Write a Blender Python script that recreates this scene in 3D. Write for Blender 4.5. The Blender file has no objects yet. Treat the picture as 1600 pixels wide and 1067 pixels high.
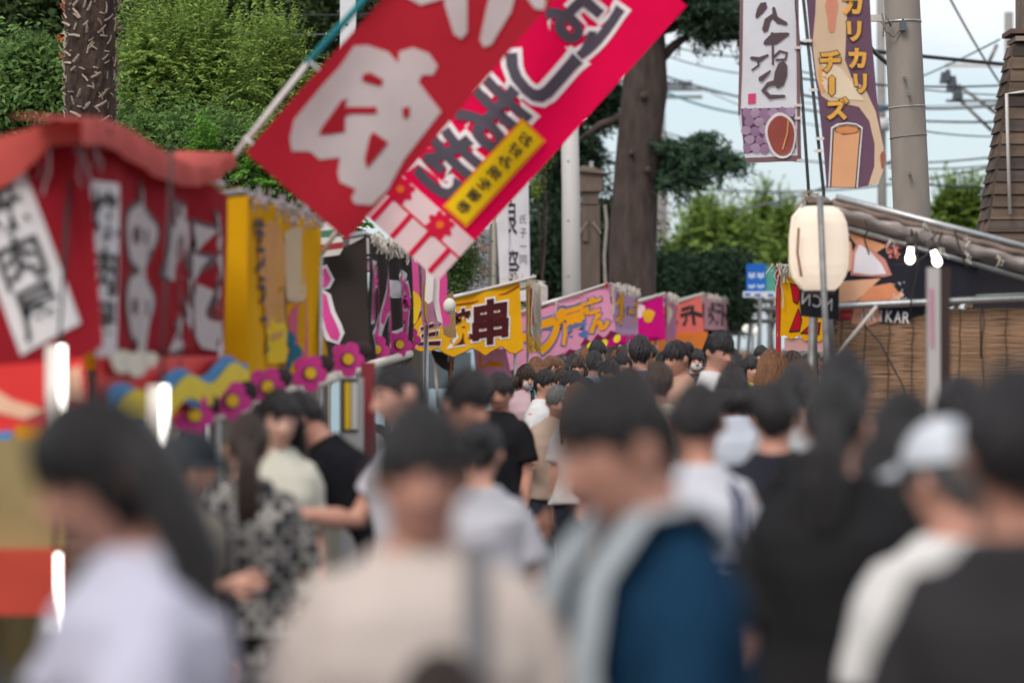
import bpy, bmesh, math, random
import numpy as np
from mathutils import Vector, Matrix, noise
from mathutils.geometry import tessellate_polygon

random.seed(7); rng = np.random.default_rng(7)
scene = bpy.context.scene
COL = scene.collection
R = math.radians

# ------------------------------------------------------------------ camera
F = 4444.0      # focal length in photo pixels (1600 wide)
HC = 1.70       # camera height
YH = 545.0      # horizon row in the photo
cam_d = bpy.data.cameras.new('camera'); cam = bpy.data.objects.new('camera', cam_d); COL.objects.link(cam)
cam_d.sensor_width = 36; cam_d.lens = 36 * F / 1600
cam_d.shift_y = (YH - 533.5) / 1600
cam.location = (0, 0, HC); cam.rotation_euler = (R(90), 0, 0)
cam_d.clip_start = .05; cam_d.clip_end = 12000
cam_d.dof.use_dof = True; cam_d.dof.focus_distance = 25.5; cam_d.dof.aperture_fstop = 1.65
scene.camera = cam

# ------------------------------------------------------------------ sky, sun, exposure
SUN_EL, SUN_AZ = 46, 205     # soft high light through thin cloud
world = bpy.data.worlds.new('World'); scene.world = world; world.use_nodes = True
nt = world.node_tree; bg = nt.nodes['Background']
sky = nt.nodes.new('ShaderNodeTexSky'); sky.sky_type = 'NISHITA'; sky.sun_disc = False
sky.sun_elevation = R(SUN_EL); sky.sun_rotation = R(SUN_AZ); sky.dust_density = 1.6; sky.air_density = 1.1; sky.ozone_density = 1.3
# an even cloud sheet over the sky, with a clearer pale blue strip along the horizon all round
tc = nt.nodes.new('ShaderNodeTexCoord'); sx = nt.nodes.new('ShaderNodeSeparateXYZ'); nt.links.new(tc.outputs['Generated'], sx.inputs[0])
ns = nt.nodes.new('ShaderNodeTexNoise'); ns.inputs['Scale'].default_value = 9; ns.inputs['Detail'].default_value = 5; nt.links.new(tc.outputs['Generated'], ns.inputs['Vector'])
ad = nt.nodes.new('ShaderNodeMath'); ad.operation = 'MULTIPLY_ADD'; ad.inputs[1].default_value = .035; nt.links.new(ns.outputs['Fac'], ad.inputs[0]); nt.links.new(sx.outputs['Z'], ad.inputs[2])
mr = nt.nodes.new('ShaderNodeMapRange'); mr.interpolation_type = 'SMOOTHSTEP'; mr.inputs['From Min'].default_value = .108; mr.inputs['From Max'].default_value = .140
mr.inputs['To Min'].default_value = .0; mr.inputs['To Max'].default_value = 1.; nt.links.new(ad.outputs[0], mr.inputs['Value'])
lo = nt.nodes.new('ShaderNodeMix'); lo.data_type = 'RGBA'; lo.inputs[0].default_value = .72; lo.inputs[7].default_value = (3.85, 4.5, 5.0, 1); nt.links.new(sky.outputs['Color'], lo.inputs[6])
hi = nt.nodes.new('ShaderNodeMix'); hi.data_type = 'RGBA'; hi.inputs[0].default_value = .78; hi.inputs[7].default_value = (5.9, 5.8, 5.9, 1); nt.links.new(sky.outputs['Color'], hi.inputs[6])
mx = nt.nodes.new('ShaderNodeMix'); mx.data_type = 'RGBA'; nt.links.new(mr.outputs['Result'], mx.inputs[0]); nt.links.new(lo.outputs[2], mx.inputs[6]); nt.links.new(hi.outputs[2], mx.inputs[7])
nt.links.new(mx.outputs[2], bg.inputs['Color']); bg.inputs['Strength'].default_value = 0.10
sun_d = bpy.data.lights.new('sun', 'SUN'); sun_d.energy = 1.3; sun_d.angle = R(25); sun_d.color = (1, .93, .84)
sun = bpy.data.objects.new('sun', sun_d); COL.objects.link(sun)
_az, _el = R(SUN_AZ), R(SUN_EL)
sdir = Vector((math.sin(_az) * math.cos(_el), math.cos(_az) * math.cos(_el), math.sin(_el)))
sun.rotation_euler = sdir.to_track_quat('Z', 'Y').to_euler()
vs = scene.view_settings; vs.view_transform = 'Standard'; vs.look = 'None'; vs.exposure = 0.85; vs.gamma = 1; vs.use_curve_mapping = False

# ------------------------------------------------------------------ helpers
def P(px, py, Y): return Vector(((px - 800) / F * Y, Y, HC + (YH - py) / F * Y))
def PX(px, Y): return (px - 800) / F * Y
def PZ(py, Y): return HC + (YH - py) / F * Y

MATS = {}
def M(name, col=None, rough=.75, var=.12, scale=7., bump=0., bscale=60., trans=0., metal=0., stretch=None, emit=0., ecol=None, spec=.35, island=0.):
    if name in MATS: return MATS[name]
    m = bpy.data.materials.new(name); m.use_nodes = True; t = m.node_tree; N = t.nodes; L = t.links
    b = N['Principled BSDF']; out = N['Material Output']
    b.inputs['Roughness'].default_value = rough; b.inputs['Metallic'].default_value = metal; b.inputs['Specular IOR Level'].default_value = spec
    tcn = N.new('ShaderNodeTexCoord'); vec = tcn.outputs['Object']
    if stretch:
        mpn = N.new('ShaderNodeMapping'); mpn.inputs['Scale'].default_value = stretch; L.new(vec, mpn.inputs['Vector']); vec = mpn.outputs['Vector']
    n = N.new('ShaderNodeTexNoise'); n.inputs['Scale'].default_value = scale; n.inputs['Detail'].default_value = 6; L.new(vec, n.inputs['Vector'])
    r = N.new('ShaderNodeMapRange'); r.inputs['From Min'].default_value = .25; r.inputs['From Max'].default_value = .75
    r.inputs['To Min'].default_value = 1 - var; r.inputs['To Max'].default_value = 1 + var; L.new(n.outputs['Fac'], r.inputs['Value'])
    val = r.outputs['Result']
    if island:
        g = N.new('ShaderNodeNewGeometry'); r2 = N.new('ShaderNodeMapRange'); r2.inputs['To Min'].default_value = 1 - island; r2.inputs['To Max'].default_value = 1 + island
        L.new(g.outputs['Random Per Island'], r2.inputs['Value']); mm = N.new('ShaderNodeMath'); mm.operation = 'MULTIPLY'
        L.new(val, mm.inputs[0]); L.new(r2.outputs['Result'], mm.inputs[1]); val = mm.outputs[0]
    mul = N.new('ShaderNodeVectorMath'); mul.operation = 'SCALE'; L.new(val, mul.inputs['Scale'])
    if col is None:
        oi = N.new('ShaderNodeObjectInfo'); L.new(oi.outputs['Color'], mul.inputs[0])
    else: mul.inputs[0].default_value = col[:3]
    L.new(mul.outputs[0], b.inputs['Base Color'])
    if bump:
        n2 = N.new('ShaderNodeTexNoise'); n2.inputs['Scale'].default_value = bscale; n2.inputs['Detail'].default_value = 5; L.new(vec, n2.inputs['Vector'])
        bp = N.new('ShaderNodeBump'); bp.inputs['Strength'].default_value = bump; bp.inputs['Distance'].default_value = .02
        L.new(n2.outputs['Fac'], bp.inputs['Height']); L.new(bp.outputs['Normal'], b.inputs['Normal'])
    if trans:
        tr = N.new('ShaderNodeBsdfTranslucent'); L.new(mul.outputs[0], tr.inputs['Color']); ms = N.new('ShaderNodeMixShader'); ms.inputs[0].default_value = trans
        L.new(b.outputs[0], ms.inputs[1]); L.new(tr.outputs[0], ms.inputs[2]); L.new(ms.outputs[0], out.inputs['Surface'])
    if emit:
        b.inputs['Emission Color'].default_value = (*(ecol or col)[:3], 1); b.inputs['Emission Strength'].default_value = emit
    MATS[name] = m; return m

def sr(h):     # sRGB hex -> linear
    h = h.lstrip('#'); c = [int(h[i:i + 2], 16) / 255 for i in (0, 2, 4)]
    return tuple(x / 12.92 if x <= .04045 else ((x + .055) / 1.055) ** 2.4 for x in c)
def cloth(hexc, trans=.25, name=None, var=.07): return M(name or 'cloth_' + hexc.strip('#'), sr(hexc), .85, var, 5, .12, 220, trans, spec=.15)

def thing(name, label, cat, loc=(0, 0, 0), group=None, rz=0, sc=None):
    o = bpy.data.objects.new(name, None); COL.objects.link(o); o.location = loc; o.rotation_euler = (0, 0, rz)
    if sc: o.scale = (sc, sc, sc)
    o.empty_display_size = .1
    tag(o, label, cat, group); return o
def tag(o, label=None, cat=None, group=None, kind=None):
    if label: o['label'] = label
    if cat: o['category'] = cat
    if group: o['group'] = group
    if kind: o['kind'] = kind
    return o
def attach(o, parent):     # geometry is in world coordinates, keep it there
    o.parent = parent
    r = parent
    while r.parent: r = r.parent
    if parent.type == 'EMPTY': o.matrix_parent_inverse = Matrix.Translation(-Vector(parent.location))
def mob(name, me, mat, parent=None, local=False, color=None, smooth=False):
    o = bpy.data.objects.new(name, me); COL.objects.link(o)
    if mat is not None and not me.materials: me.materials.append(mat)
    if parent is not None:
        if local: o.parent = parent
        else: attach(o, parent)
    if color: o.color = (*color[:3], 1)
    if smooth and len(me.polygons): me.polygons.foreach_set('use_smooth', [True] * len(me.polygons))
    return o
def mesh(verts, faces, name='m'):
    me = bpy.data.meshes.new(name); me.from_pydata([tuple(v) for v in verts], [], faces); me.update(); return me

class G:          # geometry collector
    def __init__(s): s.v = []; s.f = []
    def add(s, v, f): b = len(s.v); s.v += [Vector(x) for x in v]; s.f += [tuple(i + b for i in q) for q in f]; return s
    def box(s, c, d, rot=None):
        c = Vector(c); v = [Vector((x * d[0] / 2, y * d[1] / 2, z * d[2] / 2)) for x in (-1, 1) for y in (-1, 1) for z in (-1, 1)]
        if rot is not None: v = [rot @ p for p in v]
        return s.add([p + c for p in v], [(0, 1, 3, 2), (4, 6, 7, 5), (0, 4, 5, 1), (2, 3, 7, 6), (0, 2, 6, 4), (1, 5, 7, 3)])
    def tube(s, pts, rad, n=10, side=None, cap=True):
        pts = [Vector(p) for p in pts]; k = len(pts)
        if not isinstance(rad, (list, tuple)): rad = [rad] * k
        rad = [r if isinstance(r, (list, tuple)) else (r, r) for r in rad]
        v = []; f = []; U = None
        for i, p in enumerate(pts):
            T = (pts[min(i + 1, k - 1)] - pts[max(i - 1, 0)]).normalized()
            if U is None:
                U = Vector(side) if side else (Vector((0, 0, 1)).cross(T) if abs(T.z) < .9 else Vector((1, 0, 0)))
            U = (U - T * U.dot(T)).normalized(); W = T.cross(U)
            a, b = rad[i]
            for j in range(n):
                t = 2 * math.pi * j / n; v.append(p + U * a * math.cos(t) + W * b * math.sin(t))
        for i in range(k - 1):
            for j in range(n):
                f.append((i * n + j, i * n + (j + 1) % n, (i + 1) * n + (j + 1) % n, (i + 1) * n + j))
        if cap: f.append(tuple(range(n - 1, -1, -1))); f.append(tuple((k - 1) * n + j for j in range(n)))
        return s.add(v, f)
    def ell(s, c, r, nu=14, nv=10, rot=None):
        c = Vector(c); v = [Vector((0, 0, r[2]))]; f = []
        for i in range(1, nv):
            ph = math.pi * i / nv
            for j in range(nu):
                t = 2 * math.pi * j / nu; v.append(Vector((r[0] * math.sin(ph) * math.cos(t), r[1] * math.sin(ph) * math.sin(t), r[2] * math.cos(ph))))
        v.append(Vector((0, 0, -r[2]))); e = len(v) - 1
        for j in range(nu): f.append((0, 1 + j, 1 + (j + 1) % nu)); f.append((e, e - nu + (j + 1) % nu, e - nu + j))
        for i in range(nv - 2):
            for j in range(nu): f.append((1 + i * nu + j, 1 + (i + 1) * nu + j, 1 + (i + 1) * nu + (j + 1) % nu, 1 + i * nu + (j + 1) % nu))
        if rot is not None: v = [rot @ p for p in v]
        return s.add([p + c for p in v], f)
    def mesh(s): return mesh(s.v, s.f)
    def obj(s, name, mat, parent=None, **k): return mob(name, s.mesh(), mat, parent, **k)

# ---- cloth panels: a plane (u along U, v along Z) with a gentle billow along its normal
class Panel:
    def __init__(s, O=(0, 0, 0), U=(1, 0, 0), N=(0, -1, 0), amp=.015, freq=4., seed=0, vert=.35, V=(0, 0, 1)):
        s.O = Vector(O); s.U = Vector(U).normalized(); s.N = Vector(N).normalized(); s.V = Vector(V).normalized(); s.amp = amp; s.fr = freq; s.sd = seed; s.vt = vert
    def disp(s, u, v):
        f = s.fr
        return s.amp * (math.sin(f * u * 1.7 + s.sd + f * v * s.vt) + .6 * math.sin(f * 3.1 * u + s.sd * 2 + f * .9 * v) + .8 * noise.noise((u * f * .6, v * f * .35, s.sd)))
    def pt(s, u, v, off=0.): return s.O + s.U * u + s.V * v + s.N * (s.disp(u, v) + off)
    def build(s, name, v2, f2, mat, parent, off=0., step=.06):
        bm = bmesh.new(); vv = [bm.verts.new((p[0], p[1], 0)) for p in v2]
        for f in f2:
            try: bm.faces.new([vv[i] for i in f])
            except ValueError: pass
        if step:
            us = [p[0] for p in v2]; zs = [p[1] for p in v2]
            for lo, hi, nrm in ((min(us), max(us), (1, 0, 0)), (min(zs), max(zs), (0, 1, 0))):
                st = step if nrm[0] else step * 1.6
                k = math.ceil(lo / st)
                while k * st < hi:
                    co = Vector(nrm) * (k * st)
                    bmesh.ops.bisect_plane(bm, geom=bm.verts[:] + bm.edges[:] + bm.faces[:], plane_co=co, plane_no=nrm, dist=1e-6); k += 1
        for v in bm.verts: v.co = s.pt(v.co.x, v.co.y, off)
        bmesh.ops.recalc_face_normals(bm, faces=bm.faces[:])
        me = bpy.data.meshes.new(name); bm.to_mesh(me); bm.free()
        return mob(name, me, mat, parent, smooth=True)
    def poly(s, name, pts, mat, parent, off=0., step=.06):
        t = tessellate_polygon([[Vector((p[0], p[1], 0)) for p in pts]])
        return s.build(name, pts, t, mat, parent, off, step)
    def text(s, name, st, quad, mat, parent, off=.004, bold=0., mirror=False, step=.08, base_bold=None):
        v, f = glyphs(st, bold, base_bold)
        if mirror: v = [(1 - a, b) for a, b in v]
        TL, TR, BR, BL = [Vector(q) for q in quad]
        v2 = []
        for a, b in v: v2.append(tuple((TL * (1 - a) + TR * a) * b + (BL * (1 - a) + BR * a) * (1 - b)))
        return s.build(name, v2, f, mat, parent, off, step)
_GL = {}
def _raw(st, bold):
    if (st, bold) in _GL: return _GL[(st, bold)]
    c = bpy.data.curves.new('t', 'FONT'); c.body = st; c.offset = bold; c.resolution_u = 3
    o = bpy.data.objects.new('t', c); COL.objects.link(o); bpy.context.view_layer.update()
    me = bpy.data.meshes.new_from_object(o.evaluated_get(bpy.context.evaluated_depsgraph_get()))
    v = [(p.co.x, p.co.y) for p in me.vertices]; f = [tuple(p.vertices) for p in me.polygons]
    bpy.data.objects.remove(o); bpy.data.curves.remove(c); bpy.data.meshes.remove(me)
    _GL[(st, bold)] = (v, f); return v, f
def glyphs(st, bold=0., base=None):
    v0, _ = _raw(st, bold if base is None else base); v, f = _raw(st, bold)
    x0, x1 = min(p[0] for p in v0), max(p[0] for p in v0); y0, y1 = min(p[1] for p in v0), max(p[1] for p in v0)
    if y1 - y0 < .35: m = (y0 + y1) / 2; y0, y1 = m - .42, m + .42       # long-vowel bars keep their cell
    if x1 - x0 < .35: m = (x0 + x1) / 2; x0, x1 = m - .42, m + .42
    return [((p[0] - x0) / (x1 - x0), (p[1] - y0) / (y1 - y0)) for p in v], f
def qpx(Y, *pts): return [(PX(a, Y), PZ(b, Y)) for a, b in pts]
def rect(x0, x1, y0, y1): return [(x0, y1), (x1, y1), (x1, y0), (x0, y0)]
def blob(cx, cy, rx, ry, n=20, wob=.0, rot=0., seed=0):
    o = []
    for i in range(n):
        t = 2 * math.pi * i / n; k = 1 + wob * math.sin(3 * t + seed) + wob * .6 * math.sin(5 * t + 2 * seed)
        x, y = rx * k * math.cos(t), ry * k * math.sin(t); o.append((cx + x * math.cos(rot) - y * math.sin(rot), cy + x * math.sin(rot) + y * math.cos(rot)))
    return o
def stroke(pts, w):       # round-ended brush stroke outline
    pts = [Vector((*p, 0)) for p in pts]; L = []; Rr = []; k = len(pts)
    ws = w if isinstance(w, (list, tuple)) else [w] * k
    for i, p in enumerate(pts):
        T = (pts[min(i + 1, k - 1)] - pts[max(i - 1, 0)]).normalized(); n = Vector((-T.y, T.x, 0)); L.append(p + n * ws[i] / 2); Rr.append(p - n * ws[i] / 2)
    T0 = (pts[0] - pts[1]).normalized(); T1 = (pts[-1] - pts[-2]).normalized()
    o = L + [pts[-1] + T1 * ws[-1] * .45] + Rr[::-1] + [pts[0] + T0 * ws[0] * .45]
    return [(p.x, p.y) for p in o]

def rope(name, pts, r, mat, parent=None, n=6, **k): return G().tube(pts, r, n).obj(name, mat, parent, smooth=True, **k)
def catenary(a, b, sag, n=14):
    a, b = Vector(a), Vector(b); return [a.lerp(b, i / n) - Vector((0, 0, sag * 4 * (i / n) * (1 - i / n))) for i in range(n + 1)]

STEEL = M('galvanised_steel', (.42, .43, .44), .42, .15, 30, metal=.85)
STEELD = M('weathered_pipe', (.20, .20, .20), .5, .3, 14, metal=.4)
STRING = M('pale_string', sr('#cfc8bd'), .9, .15, 40, trans=.2)
BLACKC = M('black_print', (.016, .015, .018), .7, .1, 20)
WHITEP = cloth('#e6e4e6', .2, 'white_print')

# ------------------------------------------------------------------ the setting
asph = M('asphalt', (.06, .06, .062), .9, .3, 3, .5, 300)
dirt = M('earth', (.11, .095, .07), .95, .35, 1.2, .6, 40)
g = G(); g.add([(-4000, -60, -.02), (4000, -60, -.02), (4000, 9000, -.02), (-4000, 9000, -.02)], [(0, 1, 2, 3)])
tag(g.obj('ground', dirt), kind='structure')
def row(Y):     # the line of stall fronts on the left of the street
    return -1.51 + .067 * (Y - 10) if Y < 37 else .30 + .20 * (Y - 37)
g = G(); ys = [-20, 0, 10, 20, 30, 37, 45, 55, 70, 100]
vv = [];
for y in ys: x = row(y); vv += [(x - 1.2, y, -.004), (x + 5.6, y, -.004)]
g.add(vv, [(2 * i, 2 * i + 1, 2 * i + 3, 2 * i + 2) for i in range(len(ys) - 1)]); tag(g.obj('street', asph), kind='structure')

# ------------------------------------------------------------------ vegetation
def leaf_mat(name, col, trans=.35, isl=.45): return M(name, col, .7, .25, 1.3, trans=trans, island=isl, spec=.12)
def leaf_mesh(cen, nrm, size, aspect=.45, axis=None):
    n = len(cen); nrm = nrm / (np.linalg.norm(nrm, axis=1, keepdims=True) + 1e-9)
    a = rng.normal(size=(n, 3)) if axis is None else axis
    a = a - nrm * np.sum(a * nrm, axis=1, keepdims=True); a /= (np.linalg.norm(a, axis=1, keepdims=True) + 1e-9); b = np.cross(nrm, a)
    s = (size * rng.uniform(.6, 1.3, n))[:, None]
    p0 = cen - a * s * .5; p2 = cen + a * s * .5 - nrm * s * .12; p1 = cen + b * s * aspect * .5 + nrm * s * .06; p3 = cen - b * s * aspect * .5 + nrm * s * .06
    V = np.stack([p0, p1, p2, p3], 1).reshape(-1, 3)
    me = bpy.data.meshes.new('leaves'); me.vertices.add(4 * n); me.vertices.foreach_set('co', V.astype(np.float32).ravel())
    me.loops.add(4 * n); me.loops.foreach_set('vertex_index', np.arange(4 * n, dtype=np.int32))
    me.polygons.add(n); me.polygons.foreach_set('loop_start', np.arange(0, 4 * n, 4, dtype=np.int32)); me.polygons.foreach_set('loop_total', np.full(n, 4, dtype=np.int32))
    me.update(calc_edges=True); return me
BARK = M('bark', (.075, .055, .045), .95, .35, 9, 1., 45, stretch=(1, 1, .25))
BARK2 = M('dark_bark', (.058, .042, .037), .95, .4, 9, 1., 45, stretch=(1, 1, .25))
def tree(name, label, cat, lobes, base, mat, nclump, per, lsize, cr=.35, bark=BARK, tr=.12, style='leaf', group=None, aspect=.45, limbs=10, flat=.8):
    """lobes: list of (centre, (rx,ry,rz)); base: ground point"""
    t = thing(name, label, cat, base, group); base = Vector(base)
    vol = np.array([r[0] * r[1] * r[2] for _, r in lobes]) ** .75; vol /= vol.sum()
    C = []
    for k in range(nclump):
        c, r = lobes[rng.choice(len(lobes), p=vol)]; d = rng.normal(size=3); d /= np.linalg.norm(d)
        rad = rng.uniform(.25, 1) ** .5 * (1 + .16 * rng.normal()); C.append(np.array(c) + d * np.array(r) * rad)
    C = np.array(C); ctr = np.array(sum((Vector(c) for c, _ in lobes), Vector()) / len(lobes))
    if style == 'leaf':
        crs = cr * rng.uniform(.55, 1.3, nclump)
        cen = np.repeat(C, per, 0) + rng.normal(size=(nclump * per, 3)) * np.repeat(crs, per)[:, None] * np.array([1, 1, flat]) * .55
        out = (cen - np.repeat(C, per, 0)); nrm = out / (np.linalg.norm(out, axis=1, keepdims=True) + 1e-6) * .6 + np.array([0, -.15, .7]) + rng.normal(size=cen.shape) * .5
        me = leaf_mesh(cen, nrm, lsize, aspect)
    else:      # sprays: arching twigs with leaflets along both sides
        cen = []; nrm = []; ax = []
        for c in C:
            d0 = (c - ctr); d0 /= (np.linalg.norm(d0) + 1e-6)
            for q in range(max(1, per // 26)):
                d = d0 * .6 + np.array([0, -.2, .75 if style == 'spray' else .1]) + rng.normal(size=3) * .55; d /= np.linalg.norm(d); L = cr * rng.uniform(.7, 1.7)
                tt = np.linspace(.05, 1, 26); droop = .45 if style == 'spray' else .35
                if style == 'spray' and rng.random() < .4: d = np.array([rng.normal() * .22, rng.normal() * .22 - .1, 1.]); d /= np.linalg.norm(d); L *= 1.45; droop = .06
                p = c + d[None] * (tt * L)[:, None]; p[:, 2] -= droop * L * tt ** 2.2
                sd = np.cross(d, [0, 0, 1]); sd /= (np.linalg.norm(sd) + 1e-6); sg = np.where(np.arange(26) % 2 == 0, 1, -1)
                p += sd[None] * (sg * lsize * .35 * (1.1 - tt * .6))[:, None]
                cen.append(p); ax.append(sd[None] * sg[:, None] + d[None] * .8 + rng.normal(size=(26, 3)) * .25); nrm.append(np.array([0, -.2, 1.]) + rng.normal(size=(26, 3)) * .45)
        me = leaf_mesh(np.concatenate(cen), np.concatenate(nrm), lsize, aspect, np.concatenate(ax))
    mob('crown', me, mat, t)
    g = G(); top = Vector(ctr); n = 6
    g.tube([base + (top - base) * (i / n) + Vector((.1 * math.sin(i * 1.7), .08 * math.cos(i * 2.1), 0)) * (i / n) for i in range(n + 1)], [tr * (1 - .65 * i / n) for i in range(n + 1)], 10)
    for c in C[:limbs]:
        s = base + (top - base) * random.uniform(.45, .95); e = Vector(c); mdl = s.lerp(e, .5) + Vector((0, 0, .1)); g.tube([s, mdl, e], [tr * .4, tr * .26, tr * .08], 6)
    g.obj('trunk', bark, t, smooth=True); return t
def lob(px, py, rx, ry, Y, dep=1.): k = Y / F; return (tuple(P(px, py, Y)), (rx * k, max(rx, ry) * k * .8 * dep, ry * k))
DK = leaf_mat('dark_evergreen_leaf', (.058, .092, .034)); MD = leaf_mat('mid_green_leaf', (.12, .21, .06)); LT = leaf_mat('fresh_green_leaf', (.24, .35, .085))
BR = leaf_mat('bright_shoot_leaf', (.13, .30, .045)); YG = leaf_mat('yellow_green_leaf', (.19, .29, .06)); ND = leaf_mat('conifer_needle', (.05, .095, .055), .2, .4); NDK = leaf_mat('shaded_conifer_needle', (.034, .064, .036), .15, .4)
def gb(px, Y): return (PX(px, Y), Y, -.01)
tree('evergreen_tree', 'dark evergreen tree filling the air left of the palm trunk', 'tree', [lob(30, 10, 170, 150, 40), lob(120, 120, 120, 110, 41)], gb(40, 40), DK, 300, 120, .13, .55, group='trees behind the stalls')
tree('evergreen_tree', 'tall dark evergreen tree standing right behind the light feathery tree', 'tree', [lob(330, -30, 230, 120, 44), lob(270, 110, 190, 140, 45)], gb(330, 44), DK, 380, 120, .13, .6, group='trees behind the stalls')
tree('evergreen_tree', 'dark loose tree beyond the two thin wires and white post', 'tree', [lob(500, 20, 150, 120, 46), lob(480, 160, 140, 120, 46)], gb(500, 46), leaf_mat('olive_leaf', (.075, .095, .036)), 260, 120, .12, .55, group='trees behind the stalls')
tree('feathery_tree', 'light green feathery tree with upright shoots right of the palm trunk', 'tree', [lob(285, 195, 100, 100, 30), lob(232, 130, 46, 50, 29.5), lob(322, 112, 36, 44, 30)], gb(290, 30), LT, 420, 156, .066, .44, style='spray', aspect=.32, tr=.07, group='trees behind the stalls')
tree('feathery_tree', 'light green feathery tree behind the white flag pole', 'tree', [lob(400, 185, 68, 72, 31), lob(440, 135, 28, 42, 31)], gb(400, 31), LT, 240, 156, .066, .44, style='spray', aspect=.32, tr=.06, group='trees behind the stalls')
tree('leafy_shrub', 'glossy mid green shrub left of the palm trunk', 'shrub', [lob(45, 165, 110, 85, 27)], gb(45, 27), MD, 260, 130, .075, .28, tr=.05, group='shrubs behind the stalls')
tree('leafy_shrub', 'glossy green shrub under the light feathery trees', 'shrub', [lob(280, 265, 150, 75, 26), lob(420, 270, 90, 60, 26)], gb(300, 26), MD, 420, 130, .07, .26, tr=.05, group='shrubs behind the stalls')
tree('leafy_shrub', 'low shrub with bright new shoots beside the red flag corner', 'shrub', [lob(320, 245, 14, 40, 21), lob(400, 268, 26, 32, 21), lob(440, 290, 30, 24, 21), lob(520, 350, 50, 50, 21.5)], gb(400, 21), BR, 90, 110, .05, .13, style='spray', tr=.03, aspect=.4, group='shrubs behind the stalls')
tree('leafy_shrub', 'small shrub growing in front of the tiled roof', 'shrub', [lob(715, 410, 26, 50, 37), lob(690, 380, 22, 40, 37)], gb(712, 37), leaf_mat('small_shrub_leaf', (.07, .12, .04)), 90, 110, .05, .2, tr=.03, group='shrubs behind the stalls')
tree('leafy_shrub', 'slender climbing sprigs hanging beside the white steel pole', 'shrub', [lob(842, 265, 7, 60, 44), lob(855, 215, 8, 40, 44)], gb(846, 44), YG, 26, 60, .05, .14, tr=.02, group='shrubs behind the stalls')
# the big pine with its bare trunk
def pine():
    Y = 54; b = Vector(gb(993, Y)); t = thing('pine_tree', 'tall old conifer with thick bare brown trunk and drooping dark boughs', 'tree', b)
    g = G(); k = Y / F; prof = [(560, 985, 46), (470, 988, 42), (380, 989, 40), (280, 993, 39), (200, 1000, 40), (140, 1008, 40), (80, 1010, 36), (0, 1006, 33), (-120, 1002, 28), (-260, 1000, 20), (-400, 1000, 8)]
    prof.insert(0, (YH + HC / k, 982, 54))
    g.tube([P(x, y, Y) for y, x, r in prof], [r * .90 * k for _, _, r in prof], 28, side=(1, 0, 0))
    for v in g.v:
        a = noise.noise((v.x * 3, v.y * 3, v.z * .9)); v += (v - Vector((PX(992, Y), Y, v.z))).normalized() * .06 * a
    tk = g.obj('trunk', BARK2, t, smooth=True)
    for px, py, r in ((1012, 266, 5), (986, 240, 4), (1006, 150, 6)):
        kn = G(); kn.ell(P(px, py, Y - .46), (r * k, .1, r * k * 1.2), 12, 8); kn.obj('knot', M('knot_wood', (.075, .052, .042), .95, .3, 30, .8, 60), t, smooth=True)
    lb = [lob(1045, 232, 26, 16, Y), lob(1078, 238, 30, 18, Y), lob(1108, 246, 24, 14, Y), lob(1140, 254, 22, 7, Y), lob(1042, 272, 24, 24, Y), lob(1072, 284, 16, 10, Y), lob(1095, 215, 10, 6, Y)]
    lt = [lob(1090, 20, 80, 46, Y), lob(1140, 40, 36, 34, Y), lob(1040, -40, 120, 60, Y), lob(930, -30, 100, 60, Y)]
    ll = [lob(880, 235, 55, 66, Y + 2), lob(930, 330, 30, 40, Y + 2), lob(850, 300, 24, 30, Y + 2), lob(910, 150, 60, 50, Y + 2)]
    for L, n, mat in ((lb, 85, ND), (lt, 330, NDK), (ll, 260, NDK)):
        vol = np.array([r[0] * r[2] for _, r in L]); vol /= vol.sum(); cen = []; ax = []; nr = []
        for q in range(n):
            c, r = L[rng.choice(len(L), p=vol)]; d = rng.normal(size=3); d /= np.linalg.norm(d); c = np.array(c) + d * np.array(r) * rng.uniform(.2, 1) ** .6
            for w in range(5):
                dr = np.array([rng.normal() * .8 + .35, rng.normal() * .6, rng.normal() * .25 - .15]); dr /= np.linalg.norm(dr); L2 = .55 * rng.uniform(.5, 1.2); m = 26
                tt = np.linspace(0, 1, m); p = c + dr[None] * (tt * L2)[:, None]; p[:, 2] -= .18 * L2 * tt ** 2
                cen.append(p + rng.normal(size=(m, 3)) * .03); a = rng.normal(size=(m, 3)) * .8 + dr; ax.append(a); nr.append(rng.normal(size=(m, 3)) * .5 + np.array([0, -.4, .7]))
        mob('bough', leaf_mesh(np.concatenate(cen), np.concatenate(nr), .16, .2, np.concatenate(ax)), mat, t)
    g = G()
    for a, b2, r in (((1005, 240), (1110, 248), .09), ((1008, 120), (1100, 40), .12), ((985, 180), (890, 230), .1), ((1005, 60), (1140, 30), .1)):
        p, q = P(*a, Y), P(*b2, Y); g.tube([p, p.lerp(q, .5) + Vector((0, 0, .12)), q], [r, r * .7, r * .2], 8)
    g.obj('limb', BARK2, t, smooth=True)
pine()
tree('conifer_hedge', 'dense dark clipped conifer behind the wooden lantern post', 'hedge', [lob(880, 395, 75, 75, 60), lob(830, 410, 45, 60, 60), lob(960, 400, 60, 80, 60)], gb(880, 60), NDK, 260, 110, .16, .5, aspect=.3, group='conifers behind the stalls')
tree('conifer_hedge', 'dense dark rounded conifer between thick trunk and blue road sign', 'hedge', [lob(1080, 438, 66, 26, 58), lob(1135, 432, 34, 26, 58), lob(1040, 440, 36, 26, 58), lob(1090, 470, 70, 36, 58)], gb(1095, 58), ND, 300, 120, .15, .42, aspect=.3, group='conifers behind the stalls')
tree('broadleaf_tree', 'light green tree with spiky top behind the dark rounded conifer', 'tree', [lob(1105, 390, 46, 52, 80), lob(1150, 395, 42, 48, 80), lob(1100, 345, 14, 22, 80), lob(1060, 410, 26, 22, 80)], gb(1115, 80), LT, 240, 110, .15, .55, style='spray', group='far light green trees', limbs=20)
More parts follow.
